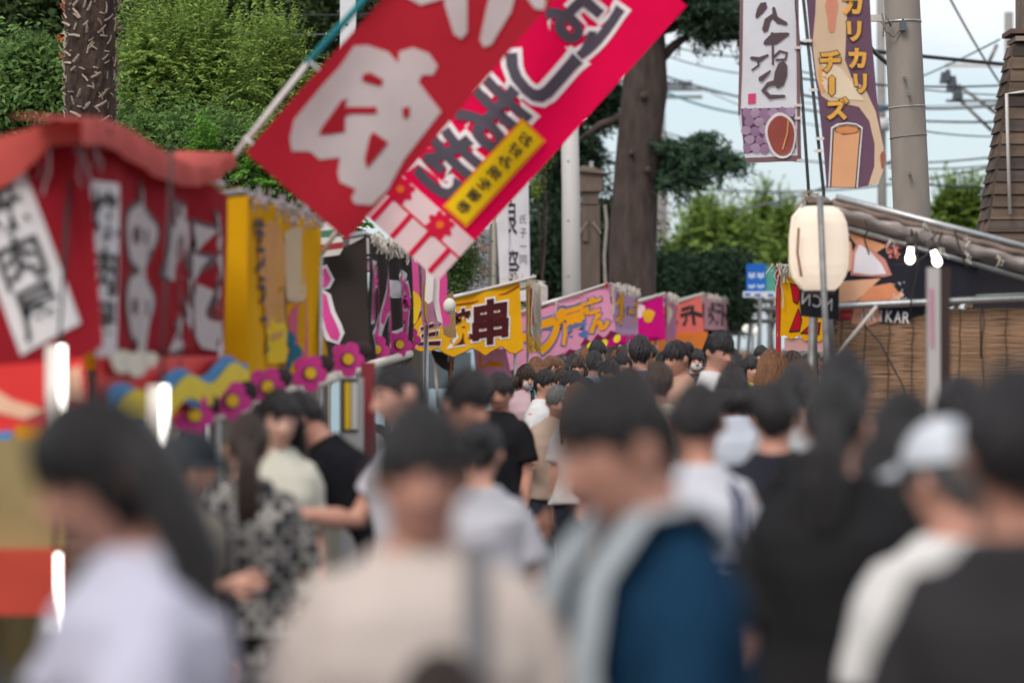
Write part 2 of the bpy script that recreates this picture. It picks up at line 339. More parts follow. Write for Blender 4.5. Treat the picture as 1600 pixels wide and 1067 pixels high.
tree('broadleaf_tree', 'yellowish green tree behind the blue road sign', 'tree', [lob(1205, 415, 42, 46, 84), lob(1190, 350, 12, 30, 84), lob(1225, 380, 24, 40, 84)], gb(1205, 84), YG, 220, 110, .15, .55, style='spray', group='far light green trees', limbs=20)
tree('broadleaf_tree', 'pale green tree showing between concrete pole and shingled wooden tower', 'tree', [lob(1500, 345, 40, 34, 66), lob(1470, 365, 30, 30, 66), lob(1515, 325, 12, 22, 66)], gb(1495, 66), YG, 150, 110, .11, .42, style='spray', group='far light green trees')

def palm():
    Y = 22; b = Vector(gb(145, Y)); t = thing('palm_tree', 'shaggy brown palm trunk studded with pale cut leaf bases', 'palm', b); k = Y / F
    g = G(); zs = [0, .5, 1, 1.6, 2.2, 2.8, 3.4, 4, 4.6, 5.2, 5.8]; cx = lambda z: PX(144 + 2.5 * math.sin(z * 1.3), Y)
    rr = lambda z: (.165 + .006 * z) 
    n = 40; zz = [i * .07 for i in range(84)]
    g.tube([(cx(z), Y, z) for z in zz], [rr(z) for z in zz], n)
    for v in g.v:
        d = Vector((v.x - cx(v.z), v.y - Y, 0))
        if d.length > 1e-4: v += d.normalized() * (.035 * noise.noise((v.x * 14, v.y * 14, v.z * 5)) + .018 * noise.noise((v.x * 40, v.y * 40, v.z * 12)))
    g.obj('trunk', M('palm_fibre', (.058, .037, .030), .98, .5, 30, 1., 120, stretch=(1, 1, .2)), t)
    sm = G(); sm.tube([(0, 0, 0), (.012, -.022, .035), (.016, -.036, .075)], [(.011, .006), (.010, .005), (.006, .003)], 6); sme = sm.mesh(); smat = M('cut_leaf_base', (.40, .32, .26), .9, .3, 30)
    sme.materials.append(smat)
    for i in range(300):
        z = 3.15 + 1.45 * i / 300 + random.uniform(-.03, .03); a = i * 2.399 + random.uniform(-.3, .3); r = rr(z) + .008
        o = bpy.data.objects.new('leaf_base', sme); COL.objects.link(o); o.parent = t
        o.location = Vector((cx(z) + r * math.sin(a), Y - r * math.cos(a), z)) - b; o.rotation_euler = (random.uniform(-.35, .2), random.uniform(-1.7, 1.7), a); s = random.uniform(.45, 1.15); o.scale = (s, s, s)
    # fan fronds above the frame
    for i in range(14):
        a = i * 2.399; g = G(); top = Vector((cx(5.8), Y, 5.8)); d = Vector((math.sin(a), math.cos(a), random.uniform(.1, .9))).normalized(); e = top + d * 1.0
        g.tube([top, e], [.02, .012], 5)
        sd = d.cross(Vector((0, 0, 1))).normalized(); up = sd.cross(d)
        for q in range(-9, 10):
            an = q * .17; w = d * math.cos(an) + sd * math.sin(an); tip = e + w * .65 - Vector((0, 0, .12)); nn = up.cross(w) * .018
            g.add([e, e + w * .35 + nn, tip, e + w * .35 - nn], [(0, 1, 2, 3)])
        g.obj('frond', MD, t)
palm()
def trumpet():
    t = thing('flower_sprig', 'small orange blossoms on a thin vine beside the palm trunk', 'flowers', gb(100, 23)); g = G()
    g.tube([gb(98, 23), P(97, 300, 23), P(103, 120, 23), P(100, -20, 23)], .008, 5); g.obj('vine', BARK, t)
    om = M('orange_petal', sr('#e0562c'), .6, .2, 20, trans=.3)
    for px, py in ((99, 10), (104, 18), (103, 2), (98, 88), (103, 96), (112, 120), (95, 60), (108, 30)):
        g = G(); c = P(px, py, 22.9)
        for i in range(5):
            a = i * 1.2566; d = Vector((math.cos(a), -.4, math.sin(a))); g.add([c, c + d * .02 + Vector((0, 0, .008)), c + d * .04, c + d * .02 - Vector((.008, 0, .008))], [(0, 1, 2, 3)])
        g.obj('blossom', om, t)
trumpet()
# ------------------------------------------------------------------ buildings, poles and other large things
def tiled_house():
    Y = 44; k = Y / F; t = thing('tiled_house', 'old house corner with weathered wavy grey roof tiles', 'house', (PX(735, Y), Y, 0))
    wall = M('dark_house_wall', (.05, .045, .04), .9, .3, 4)
    x0, x1 = PX(640, Y), PX(772, Y); G().box(((x0 + x1) / 2, Y + 2.2, 1.15), (x1 - x0 - .1, 3.6, 2.3)).obj('wall', wall, t)
    sl = G(); zt, zb = PZ(345, Y) , PZ(470, Y)      # roof slope, facing the street
    y0, y1 = Y - .2, Y + 2.2
    sl.add([(x0, y0, zb - .06), (x1 - .05, y0, zb - .06), (x1 - .05, y1, zt - .06), (x0, y1, zt - .06)], [(0, 1, 2, 3)]); rf = sl.obj('roof', wall, t)
    # one S-shaped pan tile, shared
    nx, ny = 12, 3; W, L = .27, .34; vs_, fs = [], []
    for j in range(ny):
        for i in range(nx + 1):
            u = i / nx; z = .035 * math.cos(2 * math.pi * u) + .012 * (1 - j / (ny - 1)); vs_.append((u * W * 1.04, j / (ny - 1) * L, z))
    fs = [(j * (nx + 1) + i, j * (nx + 1) + i + 1, (j + 1) * (nx + 1) + i + 1, (j + 1) * (nx + 1) + i) for j in range(ny - 1) for i in range(nx)]
    b = len(vs_); vs_ += [(x, y, z - .022) for x, y, z in vs_[:nx + 1]]; fs += [(i, b + i, b + i + 1, i + 1) for i in range(nx)]
    tm = mesh(vs_, fs); tm.materials.append(M('roof_tile', None, .5, .3, 9, .3, 60))
    sv = Vector((0, y1 - y0, zt - zb)); ln = sv.length; ang = math.atan2(zt - zb, y1 - y0); nr = int(ln / .29); nc = int((x1 - x0) / W)
    for r in range(nr):
        for c in range(nc):
            o = bpy.data.objects.new('tile', tm); COL.objects.link(o); o.parent = rf; q = sv * (r * .29 / ln)
            o.location = (x1 - (c + 1) * W + random.uniform(-.006, .006), y0 + q.y, zb + q.z + .02); o.rotation_euler = (ang - .04, random.uniform(-.02, .02), 0)
            gsh = random.uniform(.75, 1.25); o.color = (.17 * gsh, .165 * gsh, .18 * gsh, 1) if random.random() < .82 else (.2 * gsh, .13 * gsh, .12 * gsh, 1)
    G().tube([(x1 - .02, y0, zb + .02), (x1 - .02, y1, zt + .02)], .07, 10).obj('verge', M('verge_tile', (.10, .09, .09), .6, .3, 9), t, smooth=True)
tiled_house()
def far_house(px0, px1, ytop, Y, label, wallc, roofc, ridge=True):
    x0, x1 = PX(px0, Y), PX(px1, Y); zt = PZ(ytop, Y); h = zt * .62; t = thing('far_house', label, 'house', ((x0 + x1) / 2, Y, 0), 'houses beyond the trees')
    G().box(((x0 + x1) / 2, Y + 3, h / 2), (x1 - x0, 6, h)).obj('wall', M('wall' + label[:12], wallc, .9, .15, 1), t)
    g = G(); e = .5; g.add([(x0 - e, Y - e, h), (x1 + e, Y - e, h), (x1 + e, Y + 3, zt), (x0 - e, Y + 3, zt), (x0 - e, Y + 6.5, h), (x1 + e, Y + 6.5, h)], [(0, 1, 2, 3), (3, 2, 5, 4), (0, 3, 4), (1, 5, 2)]); g.obj('roof', M('roof' + label[:12], roofc, .7, .2, 2), t)
    for i in range(3):
        xx = x0 + (x1 - x0) * (i + .5) / 3; w = G().box((xx, Y - .02, h * .55), (1.1, .1, 1.1)).obj('window', M('far_glass', (.05, .06, .07), .15, .1, 3), t)
        G().box((xx, Y - .06, h * .55 - .6), (1.3, .14, .08)).obj('sill', WHITEP, w)
far_house(700, 900, 350, 78, 'pale house with brown roof glimpsed behind the white steel pole', (.45, .43, .40), (.16, .10, .07))
far_house(1010, 1130, 395, 120, 'low grey building with flat-looking roof behind the light green tree', (.42, .42, .42), (.30, .30, .31))

def steel_pole():
    Y = 46; t = thing('steel_pole', 'thick white painted steel pole behind the pink crepe stall', 'pole', gb(893, Y)); k = Y / F
    G().tube([gb(894, Y), P(892, 300, Y), P(884, -120, Y)], [14.5 * k, 14 * k, 12.5 * k], 20).obj('shaft', M('white_pole_paint', (.60, .59, .57), .5, .12, 3, stretch=(1, 1, .2)), t, smooth=True)
    for py in (252, 345, 432): G().ell(P(888, py, Y - .135), (.018, .02, .018), 8, 6).obj('bolt', STEELD, t)
    g = G(); g.tube([P(905, 190, Y - .1), P(917, 185, Y - .1)], .012, 6).obj('hook', STEEL, t)
steel_pole()
def white_post():
    Y = 33; t = thing('square_post', 'white square steel post between teal pole tip and red flag', 'pole', gb(544, Y)); k = Y / F
    G().box((PX(544, Y), Y, 3.2), (24 * k, 24 * k, 6.4)).obj('shaft', M('white_post_paint', (.62, .63, .66), .5, .1, 4), t)
    G().ell(P(541, 38, Y - 12.5 * k), (.02, .012, .02), 8, 6).obj('bolt', STEELD, t)
white_post()
def lantern_post():
    Y = 50; k = Y / F; t = thing('lantern_post', 'brown wooden post carrying a small roofed lantern box', 'lantern post', gb(922, Y)); wd = M('brown_paint_wood', (.115, .085, .07), .75, .2, 14, .3, 60, stretch=(1, 1, .2))
    z0, z1 = 0, PZ(320, Y); xc = PX(922, Y); G().box((xc, Y, z1 / 2), (30 * k, 30 * k, z1)).obj('post', wd, t)
    G().box((xc, Y, PZ(308, Y)), (26 * k, 30 * k, 28 * k)).obj('neck', wd, t)
    G().box((xc - 1 * k, Y, PZ(283, Y)), (40 * k, 40 * k, 34 * k)).obj('lantern_box', M('lantern_wood', (.14, .10, .08), .75, .2, 14), t)
    g = G(); w = 27 * k; zt, zb = PZ(262, Y), PZ(268, Y); g.add([(xc - w, Y - w, zb), (xc + w, Y - w, zb - .06), (xc + w, Y + w, zb - .06), (xc - w, Y + w, zb), (xc - w * .4, Y, zt + .04), (xc + w * .3, Y, zt)], [(0, 1, 5, 4), (2, 3, 4, 5), (1, 2, 5), (3, 0, 4), (0, 3, 2, 1)]); g.obj('roof', wd, t)
    G().tube([P(924, 262, Y), P(924, 252, Y)], 3.5 * k, 10).obj('finial', STEEL, t)
    G().box((PX(914, Y), Y - 17 * k, PZ(360, Y)), (9 * k, .05, 36 * k)).obj('fuse_box', wd, t)
    G().tube([P(945, 320, Y - .1), P(948, 350, Y - .1), P(944, 400, Y - .1), P(946, 450, Y - .1)], .03, 6).obj('conduit', M('pale_conduit', (.3, .27, .25), .8, .2, 9), t)
    for s in (-1, 1): G().tube([P(922 + 4 * s, 347, Y - .22), P(922 + 17 * s, 365, Y - .22)], .02, 6).obj('bracket', M('bracket_wood', (.25, .19, .15), .8, .2, 9), t)
lantern_post()
def stone_post():
    Y = 41; k = Y / F; t = thing('stone_post', 'short pale stone pillar with pointed top behind the yellow stall', 'stone pillar', gb(844, Y)); z = PZ(448, Y); w = 11.5 * k; xc = PX(844, Y)
    g = G(); g.box((xc, Y, z / 2), (2 * w, 2 * w, z)); g.add([(xc - w, Y - w, z), (xc + w, Y - w, z), (xc + w, Y + w, z), (xc - w, Y + w, z), (xc, Y, PZ(438, Y))], [(0, 1, 4), (1, 2, 4), (2, 3, 4), (3, 0, 4)]); g.obj('pillar', M('pale_stone', (.42, .39, .36), .9, .2, 12, .3, 90), t)
    G().box((xc, Y, .1), (4 * w, 4 * w, .2)).obj('plinth', M('pale_stone'), t)
stone_post()
def concrete_pole():
    Y = 24; k = Y / F; t = thing('utility_pole', 'leaning speckled grey concrete utility pole beside the purple banner', 'utility pole', (PX(1436, Y), Y, 0)); con = M('pole_concrete', (.25, .22, .195), .92, .2, 5, .35, 260, stretch=(1, 1, .3))
    pts = [((PX(1436, Y)), Y, 0), P(1425, 335, Y), P(1409, 0, Y), P(1388, -430, Y)]; G().tube(pts, [31.5 * k, 29 * k, 28 * k, 24 * k], 28).obj('shaft', con, t, smooth=True)
    def band(py, r, mat, nm, h=3):
        px = 1409 + (1425 - 1409) * py / 335; G().tube([P(px - .05, py - h / 2, Y), P(px + .05, py + h / 2, Y)], r * k, 28).obj(nm, mat, t, smooth=True)
    band(35, 29.2, STEEL, 'steel_band', 3); band(168, 29.6, M('faded_tape', (.42, .4, .37), .9), 'tape_band', 1.5); band(214, 29.8, STEELD, 'wire_band', 1)
    for px, py in ((1413, 122), (1420, 147), (1421, 271)): G().tube([P(px, py, Y - .15), P(px, py, Y - .25)], [.012, .016], 8).obj('step_bolt', STEELD, t)
    g = G(); g.box(P(1411, 42, Y - .19), (.05, .06, .07)); g.tube([P(1411, 30, Y - .19), P(1411, 42, Y - .19)], .01, 6); g.obj('clamp', M('dark_clamp', (.09, .11, .13), .5), t)
    for pts_ in (((1378, 22), (1384, 50), (1396, 58), (1408, 45)), ((1376, 34), (1381, 40), (1380, 58), (1390, 50)), ((1384, 24), (1392, 42), (1394, 36))):
        rope('tie_wire', [P(a, b, Y - .17) for a, b in pts_], .008, M('tie_wire', (.16, .14, .12), .8), t)
    G().box(P(1367, 29, Y + .1), (.13, .05, .055)).obj('arm_bracket', M('bracket_paint', (.5, .47, .44), .6), t)
concrete_pole()
def far_pole(px, Y, label, ytop=-150, r=9, arm=None, lean=6):
    k = Y / F; t = thing('utility_pole', label, 'utility pole', (PX(px, Y), Y, 0), 'distant utility poles'); m = M('far_pole_concrete', (.26, .25, .24), .9, .15, 3)
    G().tube([(PX(px, Y), Y, 0), P(px - lean, ytop, Y)], [r * k, r * .75 * k], 14).obj('shaft', m, t, smooth=True)
    return t
t = far_pole(1381, 58, 'thin grey utility pole with transformer half hidden behind concrete pole', -120, 8)
G().tube([P(1379, 185, 57.6), P(1379, 205, 57.6)], .13, 14).obj('transformer', M('transformer_grey', (.5, .52, .54), .5), t, smooth=True)
G().tube([P(1378, 165, 57.6), P(1379, 174, 57.6)], .16, 14).obj('band_clamp', M('blue_clamp', (.12, .22, .32), .5), t, smooth=True)
t = far_pole(1037, 90, 'distant utility pole with crossarm showing beside the thick trunk', 60, 9)
for py in (140, 152): G().box(P(1058, py, 90), (1.6, .1, .1)).obj('crossarm', STEELD, t)
for i in range(6): G().tube([P(1038 + i * 8, 136, 89.9), P(1038 + i * 8, 127, 89.9)], [.09, .06], 8).obj('insulator', M('dark_insulator', (.05, .06, .08), .4), t)
t = far_pole(1582, 62, 'utility pole hidden behind the shingled tower with crossarm reaching left', 20, 9)
G().box(P(1522, 102, 62), (1.25, .1, .09)).obj('crossarm', M('crossarm_paint', (.55, .55, .55), .6), t)
G().box(P(1525, 158, 62), (1.3, .08, .06)).obj('crossarm', STEELD, t)
for i, (px, py) in enumerate(((1474, 122), (1481, 118), (1490, 128), (1494, 146), (1499, 146), (1484, 135))): G().tube([P(px, py - 9, 61.9), P(px, py + 9, 61.9)], [.05, .09], 8).obj('insulator', M('dark_insulator'), t)
for a, b in (((1497, 133), (1560, 180)), ((1498, 155), (1550, 205)), ((1558, 70), (1545, 98))): rope('brace', [P(*a, 62), P(*b, 62)], .04, STEELD, t)
def street_lamp():
    Y = 95; k = Y / F; t = thing('street_lamp', 'slim white street lamp with curved head beyond the thick trunk', 'street lamp', gb(1045, Y))
    G().tube([gb(1045, Y), P(1044, 310, Y), P(1046, 304, Y), P(1056, 302, Y)], [3 * k, 2.2 * k, 1.8 * k, 1.5 * k], 8).obj('pole', M('lamp_white', (.6, .6, .6), .5), t, smooth=True)
    G().ell(P(1061, 303, Y), (7 * k, .2, 3 * k), 12, 8).obj('lamp_head', M('lamp_head', (.7, .66, .5), .4, emit=.5, ecol=(1, .9, .6)), t, smooth=True)
street_lamp()
# cables
CB = M('cable_black', (.03, .03, .035), .6); CG = M('cable_grey', (.16, .17, .18), .6); CT = M('cable_teal', (.05, .2, .22), .6)
def cable(a, b, Ya, Yb, sag, r, mat, label):
    o = rope('overhead_cable', catenary(P(*a, Ya), P(*b, Yb), sag), r, mat, None, 6); tag(o, label, 'cable', 'overhead cables against the sky')
k_ = 'thin grey overhead cable crossing the pale sky behind the banners'
for i, (a, b, Ya, Yb, sg) in enumerate((((980, 62), (1180, 118), 70, 66, .15), ((960, 40), (1180, 90), 72, 66, .2), ((985, 100), (1600, 190), 80, 60, .5), ((990, 120), (1600, 160), 85, 66, .4),
        ((1020, 200), (1600, 240), 90, 60, .6), ((1020, 330), (1420, 240), 95, 60, .5), ((1020, 310), (1440, 330), 95, 75, .5), ((1040, 250), (1460, 420), 90, 80, .3), ((1030, 285), (1600, 250), 90, 65, .5),
        ((1240, 110), (1600, 150), 52, 58, .1), ((1240, 122), (1600, 132), 52, 58, .1), ((1250, 148), (1600, 160), 54, 60, .2), ((1390, 195), (1600, 212), 55, 60, .1), ((1390, 262), (1600, 250), 60, 66, .1), ((1390, 280), (1600, 290), 60, 66, .1), ((1100, 140), (1420, 200), 80, 70, .4))):
    cable(a, b, Ya, Yb, sg, .016 + .006 * (i % 3), CG if i % 2 else CB, k_)
cable((1235, 66), (1700, 112), 40, 46, .02, .032, CB, 'thick black overhead cable passing behind the concrete pole')
cable((1360, 76), (1425, 128), 34, 40, .02, .03, CB, 'short thick black cable slanting down to the concrete pole')
cable((1480, -10), (1562, 130), 50, 55, .05, .022, CB, 'twisted dark cable slanting down toward the shingled tower')
cable((1440, 120), (1562, 62), 58, 50, .02, .016, CT, 'thin teal cable rising to the shingled tower')
cable((990, 118), (1180, 180), 75, 70, .2, .03, CT, 'teal overhead cable beside the thick trunk')
cable((380, 22), (600, 22), 36, 38, .02, .014, CB, 'thin black wire in front of the dark trees, upper of two')
cable((380, 52), (600, 52), 36, 38, .02, .009, CG, 'thin pale wire in front of the dark trees, lower of two')

def tower():
    Y = 30; cx, cy, DY = 6.02, Y + .45, .32; t = thing('wooden_tower', 'tapering tower clad in brown wooden boards with small eave', 'tower', (cx, cy, 0))
    hw = lambda z: 1.42 - .15 * z
    core = M('tower_core', (.03, .025, .02), .95); g = G(); zt = 5.02
    a = hw(0) - .05; b = hw(zt) - .05
    g.add([(cx - a, cy - a * DY, 0), (cx + a, cy - a * DY, 0), (cx + a, cy + a * DY, 0), (cx - a, cy + a * DY, 0), (cx - b, cy - b * DY, zt), (cx + b, cy - b * DY, zt), (cx + b, cy + b * DY, zt), (cx - b, cy + b * DY, zt)], [(0, 1, 5, 4), (1, 2, 6, 5), (2, 3, 7, 6), (3, 0, 4, 7), (4, 5, 6, 7)]); wl = g.obj('wall', core, t)
    bm = M('weathered_board', None, .9, .4, 2.2, .5, 60, stretch=(.5, 1, 4))
    ph = .1335; n = int(zt / ph)
    for face in range(2):
        for i in range(n):
            z0, z1 = i * ph, (i + 1) * ph - .002; w0, w1 = hw(z0), hw(z1); cuts = [-1, random.uniform(-.45, -.1), random.uniform(.15, .55), 1]
            for q in range(3):
                c0, c1 = cuts[q] + .006, cuts[q + 1] - .006; pr = random.uniform(0, .014); th = .028
                def pt(c, w, z, out): return (cx + c * w, cy - w * DY - out, z) if face == 0 else (cx - w - out, cy - c * w * DY, z)
                v = [pt(c0, w0, z0, th + pr), pt(c1, w0, z0, th + pr), pt(c1, w1, z1, .006 + pr), pt(c0, w1, z1, .006 + pr), pt(c0, w0, z0, -.03), pt(c1, w0, z0, -.03), pt(c1, w1, z1, -.03), pt(c0, w1, z1, -.03)]
                o = G().add(v, [(0, 1, 2, 3), (5, 4, 7, 6), (4, 5, 1, 0), (3, 2, 6, 7), (4, 0, 3, 7), (1, 5, 6, 2)]).obj('board', bm, wl)
                s = random.uniform(.6, 1.35); o.color = (.115 * s, .08 * s, .06 * s, 1) if random.random() < .75 else (.07 * s, .053 * s, .046 * s, 1)
    w = hw(zt) + .06; G().box((cx, cy, zt + .05), (2 * w, 2 * w * DY + .1, .05)).obj('eave', M('eave_board', (.11, .07, .06), .8, .3, 6), t)
    G().box((cx, cy - .02, zt - .03), (2 * w - .1, 2 * w * DY + .06, .05)).obj('eave_trim', M('eave_trim', (.25, .20, .16), .8), t)
    u = hw(zt) - .02; zt2 = zt + 1.6; g = G(); g.box((cx, cy, (zt + .075 + zt2) / 2), (2 * u - .1, (2 * u - .1) * DY, zt2 - zt - .075)); g.obj('lookout', M('lookout_board', (.16, .125, .10), .85, .4, 3, .4, 50), t)
    p = Panel((0, cy - u * DY - .03, 0), amp=.01, freq=6); p.poly('tarpaulin', [(cx - u + .10, zt + .1), (cx - u + .42, zt + .09), (cx - u + .40, zt + 1.2), (cx - u + .24, zt + 1.1)], cloth('#3f6f9e', .2), t)
    wp = M('white_pipe', (.55, .52, .5), .5); Yp = cy - hw(2.5) * DY - .10
    G().tube([P(1578, 335, Yp), P(1573, 147, Yp), P(1606, 143, Yp)], .02, 8).obj('downpipe', wp, t, smooth=True)
tower()
def road_sign():
    Y = 55; k = Y / F; t = thing('road_sign', 'blue rectangular road sign with white lettering beyond the stalls', 'sign', gb(1187, Y)); blue = M('sign_blue', sr('#1565c0'), .4, .05, 3)
    G().box(P(1181, 434, Y), (30 * k, .04, 44 * k)).obj('panel', blue, t); G().box(P(1204, 436, Y + .03), (16 * k, .03, 40 * k)).obj('side_panel', M('sign_green', sr('#4d9a8a'), .5), t)
    G().tube([gb(1187, Y + .05), P(1187, 412, Y + .05)], .04, 8).obj('pole', STEEL, t)
    wm = M('sign_white', (.6, .7, .8), .5)
    for r, py in enumerate((430, 447)):
        for px0 in (1169, 1183):
            g = G()
            for s in range(3): g.box(P(px0 + 2 + s * 3.6, py + (s % 2) * 1.4, Y - .024), (2.6 * k, .006, (8 - 3 * r) * k))
            g.obj('lettering', wm, t)
    G().box(P(1192, 460, Y - .3), (62 * k, .06, 9 * k)).obj('lower_plate', M('sign_pale', (.62, .64, .66), .5), t)
    for px in (1168, 1184, 1204): G().box(P(px, 460 + (px > 1180), Y - .335), (9 * k, .006, 4 * k)).obj('plate_lettering', blue, t)
road_sign()
def railing():
    Y = 56; t = thing('guard_railing', 'grey steel guard railing below the blue road sign', 'railing', gb(1185, Y)); m = M('rail_grey', (.4, .4, .4), .5)
    for py in (468, 482, 500): G().tube([P(1110, py + 4, Y + 4), P(1260, py, Y)], .045, 8).obj('rail', m, t)
    for px in range(1115, 1260, 15): G().tube([(PX(px, Y), Y + (1260 - px) / 37, 0), P(px, 464, Y + (1260 - px) / 37)], .035, 6).obj('post', m, t)
railing()
def van(px, Y, label, colr, length=3.4, rz=0.):
    t = thing('parked_van', label, 'van', (PX(px, Y), Y, 0)); bx, by = PX(px, Y), Y; m = M('van_' + label[:9], colr, .3, .04, 2, spec=.5)
    prof = [(-1.7, .35), (1.7, .35), (1.7, .95), (1.45, 1.05), (1.05, 1.75), (-1.55, 1.8), (-1.7, 1.1)]
    n = len(prof); v = [(bx + a, by - .74, z) for a, z in prof] + [(bx + a, by + .74, z) for a, z in prof]
    G().add(v, [tuple(range(n)), tuple(range(2 * n - 1, n - 1, -1))] + [(i, i + n, (i + 1) % n + n, (i + 1) % n) for i in range(n)]).obj('body', m, t)
    gl = M('van_glass', (.10, .13, .15), .1, .05, 2, spec=.6)
    for x0, x1, x2, x3 in ((-1.45, -.55, -.55, -1.4), (-.45, .35, .35, -.45), (.45, 1.25, .98, .45)): G().add([(bx + x0, by - .748, 1.12), (bx + x1, by - .748, 1.12), (bx + x2, by - .748, 1.65), (bx + x3, by - .748, 1.65)], [(0, 1, 2, 3)]).obj('window', gl, t)
    for sx in (-1.05, 1.05):
        for sy in (-.7, .7):
            w = G().tube([(bx + sx, by + sy - .09, .3), (bx + sx, by + sy + .09, .3)], .3, 20).obj('wheel', M('tyre', (.02, .02, .02), .9), t); G().tube([(bx + sx, by + sy - .1, .3), (bx + sx, by + sy + .1, .3)], .17, 14).obj('rim', STEEL, w)
    G().box((bx + 1.68, by - .5, .8), (.06, .22, .14)).obj('headlight', M('lens', (.7, .7, .7), .2), t); G().box((bx + 1.68, by + .5, .8), (.06, .22, .14)).obj('headlight', M('lens'), t)
    G().box((bx + .3, by - .76, 1.02), (.16, .03, .03)).obj('handle', BLACKC, t)
van(700, 42.5, 'pale blue van parked behind the yellow grilled skewer stall', sr('#a9c4d3'))

# ------------------------------------------------------------------ stalls on the left
def flower(parent, c, r, nrm=(0, -1, 0), mat=None, name='flower'):
    """pink five-petalled sign flower, cut from board, with yellow boss and dark rim"""
    c = Vector(c); N = Vector(nrm).normalized(); U = Vector((0, 0, 1)).cross(N).normalized(); W = N.cross(U)
    def disk(rad, off, fn, th, m, nm, par):
        pts = []
        for i in range(50):
            a = 2 * math.pi * i / 50; q = rad * fn(a); pts.append(c + U * q * math.cos(a) + W * q * math.sin(a) + N * off)
        k = len(pts); v = pts + [p - N * th for p in pts]; return G().add(v, [tuple(range(k)), tuple(range(2 * k - 1, k - 1, -1))] + [(i, k + i, k + (i + 1) % k, (i + 1) % k) for i in range(k)]).obj(nm, m, par)
    pf = lambda a: .62 + .38 * abs(math.cos(2.5 * a + .4)) ** .55
    f = disk(r * 1.0, 0, pf, .02, mat or M('flower_pink', sr('#d63a93'), .6, .1, 9), name, parent)
    disk(r * .38, .012, lambda a: 1, .012, M('flower_rim', (.12, .03, .06), .7), 'rim', f); disk(r * .31, .02, lambda a: 1, .012, M('flower_yellow', sr('#f0c02c'), .6, .08, 9), 'boss', f)
    return f
def strands(name, pts, ln, parent, n=20, spread=.05, r=.004, mat=None):
    g = G()
    for i in range(n):
        k = random.random() * (len(pts) - 1); a = int(k); p = Vector(pts[a]).lerp(Vector(pts[min(a + 1, len(pts) - 1)]), k - a) + Vector([random.uniform(-spread, spread) for _ in range(3)])
        q = [p]; L = ln * random.uniform(.5, 1.1)
        for s in range(4): q.append(q[-1] + Vector((random.uniform(-.02, .02), random.uniform(-.02, .02), -L / 4)))
        g.tube(q, r, 4)
    return tag(g.obj(name, mat or STRING, parent), kind='stuff')
def scallop(u0, u1, ztop0, ztop1, zb0, zb1, nsc, dep, n=None):
    o = [(u0, ztop0), (u1, ztop1)]; m = nsc * 8
    for i in range(m + 1):
        s = i / m; u = u1 + (u0 - u1) * s; z = zb1 + (zb0 - zb1) * s; o.append((u, z - dep * abs(math.sin(math.pi * nsc * s)) ** .8))
    return o
def stall_base(label, Y0, Y1, x0, x1, hf, hb, dep, roofc, counter='#b9b2a4', sag=.04, roofname=None, group='stalls along the left of the street', cover=True, pin=.12):
    t = thing('festival_stall', label, 'stall', ((x0 + x1) / 2, (Y0 + Y1) / 2, 0), group)
    for (x, y, h) in ((x0 - pin, Y0 + pin, hf), (x1 - pin, Y1 - pin, hf), (x0 - dep, Y0, hb), (x1 - dep, Y1, hb)): G().tube([(x, y, 0), (x, y, h)], .021, 10).obj('post', STEEL, t, smooth=True)
    for a, b in (((x0, Y0, hf), (x1, Y1, hf)), ((x0 - dep, Y0, hb), (x1 - dep, Y1, hb)), ((x0, Y0, hf), (x0 - dep, Y0, hb)), ((x1, Y1, hf), (x1 - dep, Y1, hb))):
        G().tube([a, b], .018, 10).obj('rail', STEEL, t, smooth=True)
    # roof sheet
    n, m = 10, 8; vs_ = []
    for j in range(m + 1):
        for i in range(n + 1):
            s, d = i / n, j / m; x = x0 + (x1 - x0) * s - dep * 1.0 * d; z = hf + (hb - hf) * d + .025 - sag * 4 * s * (1 - s) * (1 - .6 * d) - .03 * math.sin(3.1 * d) + .01 * noise.noise((s * 4, d * 4, Y0)); vs_.append((x, Y0 + (Y1 - Y0) * s, z))
    mob('roof_sheet', mesh(vs_, [(j * (n + 1) + i, j * (n + 1) + i + 1, (j + 1) * (n + 1) + i + 1, (j + 1) * (n + 1) + i) for j in range(m) for i in range(n)]), cloth(roofc, .35) if isinstance(roofc, str) else roofc, t, smooth=True)
    # counter with skirt
    xm0, xm1 = x0 - .35, x1 - .35
    G().add([(xm0, Y0 + .1, .8), (xm1, Y1 - .1, .8), (xm1 - .6, Y1 - .1, .8), (xm0 - .6, Y0 + .1, .8)] + [(xm0, Y0 + .1, .84), (xm1, Y1 - .1, .84), (xm1 - .6, Y1 - .1, .84), (xm0 - .6, Y0 + .1, .84)], [(0, 1, 2, 3), (7, 6, 5, 4), (0, 4, 5, 1), (1, 5, 6, 2), (2, 6, 7, 3), (3, 7, 4, 0)]).obj('counter', M('counter_ply', (.3, .26, .2), .7), t)
    p = Panel((xm0 + .01, Y0 + .1, 0), U=(xm1 - xm0, Y1 - Y0 - .2, 0), N=(1, -.08, 0), amp=.012, freq=7, seed=Y0); L = math.hypot(xm1 - xm0, Y1 - Y0 - .2)
    p.poly('counter_skirt', rect(0, L, .06, .83), cloth(counter), t)
    p = Panel((0, Y0 + .1, 0), amp=.012, freq=7, seed=Y0 + 1); p.poly('counter_skirt', rect(xm0 - .6, xm0, .06, .83), cloth(counter), t)
    if cover:      # back wall sheet
        p = Panel((x0 - dep + .03, Y0, 0), U=(x1 - x0, Y1 - Y0, 0), N=(1, 0, 0), amp=.02, freq=4, seed=Y0 + 2); p.poly('back_sheet', rect(0, Y1 - Y0, .2, hb - .03), cloth('#7d7a72', .25), t)
    return t
